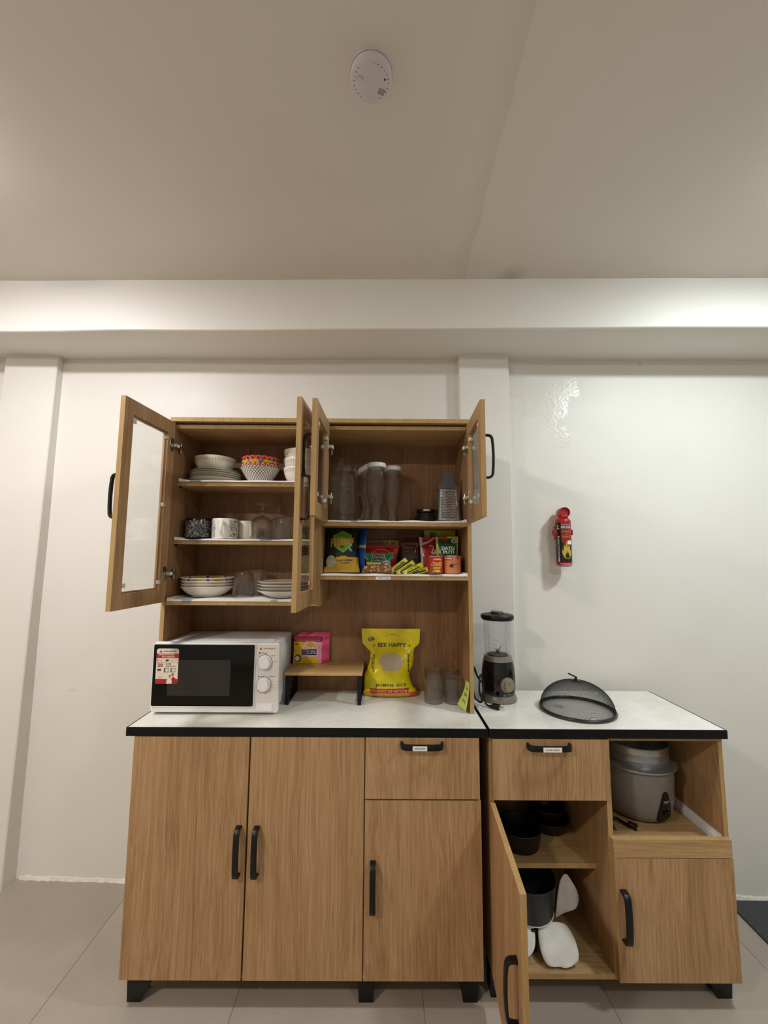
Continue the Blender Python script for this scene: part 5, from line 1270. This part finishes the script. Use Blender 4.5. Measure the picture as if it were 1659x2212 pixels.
def cooker():
    t = thing('rice_cooker', 'grey rice cooker with silver rim in the open bay of the right cabinet', 'rice cooker', (1.815, .235, .4745))
    al = plain('brushed aluminium', rgb(168, 170, 174), .34, .85); gy = plain('warm grey enamel', rgb(128, 122, 116), .4)
    b = MB().lathe([(0, .004), (.098, .004), (.104, .008), (.116, .030), (.1225, .07), (.1250, .12), (.1255, .168), (.124, .176)], n=64); obj('body', b, gy, t)
    b = MB().lathe([(.090, -.0), (.094, 0), (.094, .0075), (.086, .0075)], n=48); obj('base_ring', b, BLK, t)
    b = MB().lathe([(.124, .176), (.136, .178), (.1395, .182), (.139, .187), (.126, .194), (.114, .198)], n=64); obj('rim', b, al, t)
    b = MB().lathe([(.1135, .196), (.1165, .201), (.1170, .204), (.1140, .207), (.1135, .228), (.1155, .231), (.1155, .235), (.1135, .238), (.1145, .252), (.1185, .256), (.1165, .2575), (.1125, .254), (.111, .20), (.100, .165), (0, .16)], n=64); obj('inner_pot', b, al, t)
    r = .1240
    f = lambda e: (lambda u, v: (((r+e)*math.sin(u/r+.32)), -(r+e)*math.cos(u/r+.32), v))
    def rad(v): return interp([(0, .100), (.008, .104), (.03, .116), (.07, .1225), (.12, .125), (.17, .1255)], v)[0]
    f = lambda e: (lambda u, v: ((rad(v)+e)*math.sin(u/r+.28), -(rad(v)+e)*math.cos(u/r+.28), v))
    pan_ = [(-.004, .118), (.004, .118), (.010, .112), (.022, .075), (.030, .040), (.031, .026), (.026, .016), (.010, .010), (-.010, .010), (-.026, .016), (-.031, .026), (-.030, .040), (-.022, .075), (-.010, .112)]
    b = MB(); b.poly(pan_, f(.004), 0, 2)
    n_ = len(pan_); A = [b.vert(f(.004)(*q)) for q in pan_]; B = [b.vert(f(-.003)(*q)) for q in pan_]
    for k in range(n_): b.face((A[k], A[(k+1) % n_], B[(k+1) % n_], B[k]))
    obj('switch_panel', b, BLK, t)
    b = MB(); g = f(.0055); b.text('COOK', 0, .083, .018, .004, g, 0, .03); b.rect(-.012, .012, .086, .089, g, 0, 6, 1); b.rect(-.013, -.004, .060, .0612, g, 0); b.rect(.006, .014, .060, .0612, g, 0); b.text('WARM', 0, .030, .016, .004, g, 1, .02); obj('panel_lettering', b, [plain('pale print grey', rgb(176, 170, 164), .4), plain('dull print grey', rgb(80, 76, 72), .4)], t)
    b = MB().rbox(-.010, .010, -.006, .006, .044, .056, .003, T=Matrix.Rotation(.28, 4, 'Z') @ Matrix.Translation((0, -.1265, 0))); obj('lever', b, BLK, t)
    b = MB(); b.rbox(-.150, -.124, -.018, .018, .148, .160, .004); b.rbox(.124, .146, -.0180, .018, .148, .160, .004) if False else None; obj('side_handle', b, BLK, t)
    P = [(-.095, .05, .015), (-.135, .02, .020), (-.160, -.02, .012), (-.172, -.06, .010), (-.150, -.09, .007), (-.125, -.085, .012), (-.110, -.105, .008), (-.098, -.118, .007)]
    pts = []
    for i in range(len(P)-1):
        for k in range(5): pts.append(V(P[i]).lerp(V(P[i+1]), k/5))
    pts.append(V(P[-1])); c_ = obj('power_cord', MB().tube(pts, .0045, 10), BLK, t)
    T = Matrix.Translation((-.090, -.124, .009)) @ Matrix.Rotation(math.radians(-42), 4, 'Z')
    b = MB().rbox(-.014, .012, -.009, .009, -.0085, .0085, .003, T=T); b.rbox(.010, .015, -.011, .011, -.0088, .0088, .002, T=T); obj('plug', b, BLK, c_)
    b = MB()
    for s_ in (-.005, .005): b.box(.015, .028, s_-.0008, s_+.0008, -.002, .002)
    b.v = [tuple(T @ V(q)) for q in b.v]; obj('prong', b, CHR, c_)
cooker()
def cords():
    t = thing('power_plug', 'loose black plug at the left edge of the rice cooker bay', 'plug', (1.640, .105, .4745))
    T = Matrix.Rotation(math.radians(-60), 4, 'Z')
    b = MB().rbox(-.016, .012, -.010, .010, .001, .018, .004, T=T); b.rbox(.010, .015, -.0115, .0115, .0005, .019, .002, T=T); obj('plug_body', b, BLK, t)
    b = MB(); b.tube([T @ V((-.016, 0, .009)), T @ V((-.04, 0, .008)), V((-.018, .075, .0045)), V((-.010, .12, .0045)), V((.0, .16, .0045))], .0038, 8); obj('cord', b, BLK, t)
    b = MB()
    for s_ in (-.005, .005): b.box(.015, .029, s_-.0008, s_+.0008, .008, .012)
    b.v = [tuple(T @ V(q)) for q in b.v]; obj('prong', b, CHR, t)
cords()
def pans():
    dk = plain('black non-stick', rgb(14, 14, 15), .4); dk2 = plain('dark grey enamel', rgb(38, 41, 44), .55)
    def pot(name, label, x, y, z_, r, rb, h, mat, cat='pot', hand=None):
        t = thing(name, label, cat, (x, y, z_)); b = MB().lathe([(0, .001), (rb-.002, 0), (rb, .004), (r, h-.003), (r+.002, h-.001), (r+.001, h+.001), (r-.003, h), (rb-.004, .006), (0, .005)], n=56); obj('body', b, mat, t)
        if hand is not None:
            a, L_ = hand; u = V((math.cos(a), math.sin(a), 0)); b = MB(); b.sweep([u*(r-.001)+V((0, 0, h-.014)), u*(r+.02)+V((0, 0, h-.006)), u*(r+L_)+V((0, 0, h+.002))], [(-.009, -.005), (.009, -.005), (.009, .005), (-.009, .005)]); obj('handle', b, BLK, t)
        return t
    pot('saucepan', 'black saucepan at the front of the inner shelf', 1.360, .215, .3604, .081, .070, .066, dk, 'pan')
    pot('frying_pan', 'black frying pan behind the saucepan', 1.508, .310, .3604, .074, .060, .042, dk, 'pan')
    t = pot('frying_pan', 'smaller black frying pan stacked on the rear one', 1.500, .312, .4050, .070, .058, .040, dk, 'pan')
    pot('saucepan', 'black pot at the bottom of the lower compartment', 1.372, .215, .0962, .088, .078, .072, dk, 'pan')
    pot('stock_pot', 'dark grey pot nested on the white felt protectors', 1.372, .166, .1800, .094, .082, .108, dk2)
    felt = plain('white felt', rgb(226, 222, 214), .95, var=.03, bump=.3)
    def petal(parent, pts, yf, nm='petal'):
        b = MB(); fn = lambda u, v: (u, yf(u, v), v); b.poly(pts, fn, 0, 3)
        # weld shared points then thicken
        key = {}; mp = []; nv = []
        for q in b.v:
            k = tuple(round(c, 5) for c in q)
            if k not in key: key[k] = len(nv); nv.append(q)
            mp.append(key[k])
        b.v = nv; b.f = [tuple(mp[i] for i in f_) for f_ in b.f]; b.s = [True]*len(b.s)
        return obj(nm, b, felt, parent, world=True, solid=.0035, angle=60)
    def smooth_pts(p, n=4):
        out = []; N = len(p)
        for i in range(N):
            p0, p1, p2, p3 = [V(p[(i+j-1) % N]) for j in range(4)]
            for k in range(n):
                q = k/n; r_ = .5*((2*p1)+(p2-p0)*q+(2*p0-5*p1+4*p2-p3)*q*q+(3*p1-3*p2+p3-p0)*q**3); out.append((r_.x, r_.y))
        return out
    t = thing('felt_protector', 'white felt pan protector drooping in petals under the grey pot', 'pan protector', (1.372, .17, .176))
    b = MB().lathe([(0, 0), (.085, 0), (.086, .0015), (.085, .003), (0, .003)], n=40); obj('centre', b, felt, t)
    yf = lambda u, v: .030+(v-.1)*1.05-.012*math.sin((v-.1)*38)+.006*noise.noise(V((u*25, v*25, 1)))
    petal(t, smooth_pts([(1.372, .134), (1.374, .155), (1.386, .172), (1.420, .1765), (1.455, .1765), (1.478, .172), (1.492, .155), (1.493, .128), (1.480, .112), (1.452, .1045), (1.422, .104), (1.396, .105), (1.380, .114)], 3), yf)
    petal(t, smooth_pts([(1.285, .174), (1.320, .1765), (1.352, .175), (1.365, .170), (1.360, .150), (1.347, .134), (1.322, .122), (1.290, .125), (1.275, .150)], 3), yf)
    b = MB(); b.rbox(1.352, 1.372, .085, .101, .1, .168, .003); o = obj('strap', b, BLK, t, world=True); o['label'] = 'dark strap between two petals'
    t = thing('felt_protector', 'white felt pan protector curling up at the right of the grey pot', 'pan protector', (1.49, .15, .170))
    yf2 = lambda u, v: .162+.018*math.sin((v-.15)*22)*.5-.02*max(0, (u-1.5))*6+.005*noise.noise(V((u*30, v*30, 4)))
    petal(t, smooth_pts([(1.507, .292), (1.530, .263), (1.548, .230), (1.551, .200), (1.538, .178), (1.510, .168), (1.486, .158), (1.466, .150), (1.470, .175), (1.480, .221), (1.490, .270)], 3), yf2)
pans()
def mat_():
    m = NM('dark grey mat'); c = m.coord(); f = m.noise(c, 260, 2); m.set(Base_Color=m.ramp(f, [(.3, rgb(56, 58, 60)), (.7, rgb(76, 78, 80))]), Roughness=.95); m.bump(f, .5, .002)
    b = MB(); b.rbox(-.36, .36, -.26, .26, 0, .008, .003); o = obj('floor_mat', b, m.m, None, (2.635, .168, .0003), (0, 0, -.015)); tag(o, 'dark grey mat on the floor by the wall, right of the cabinets', 'mat')
mat_()
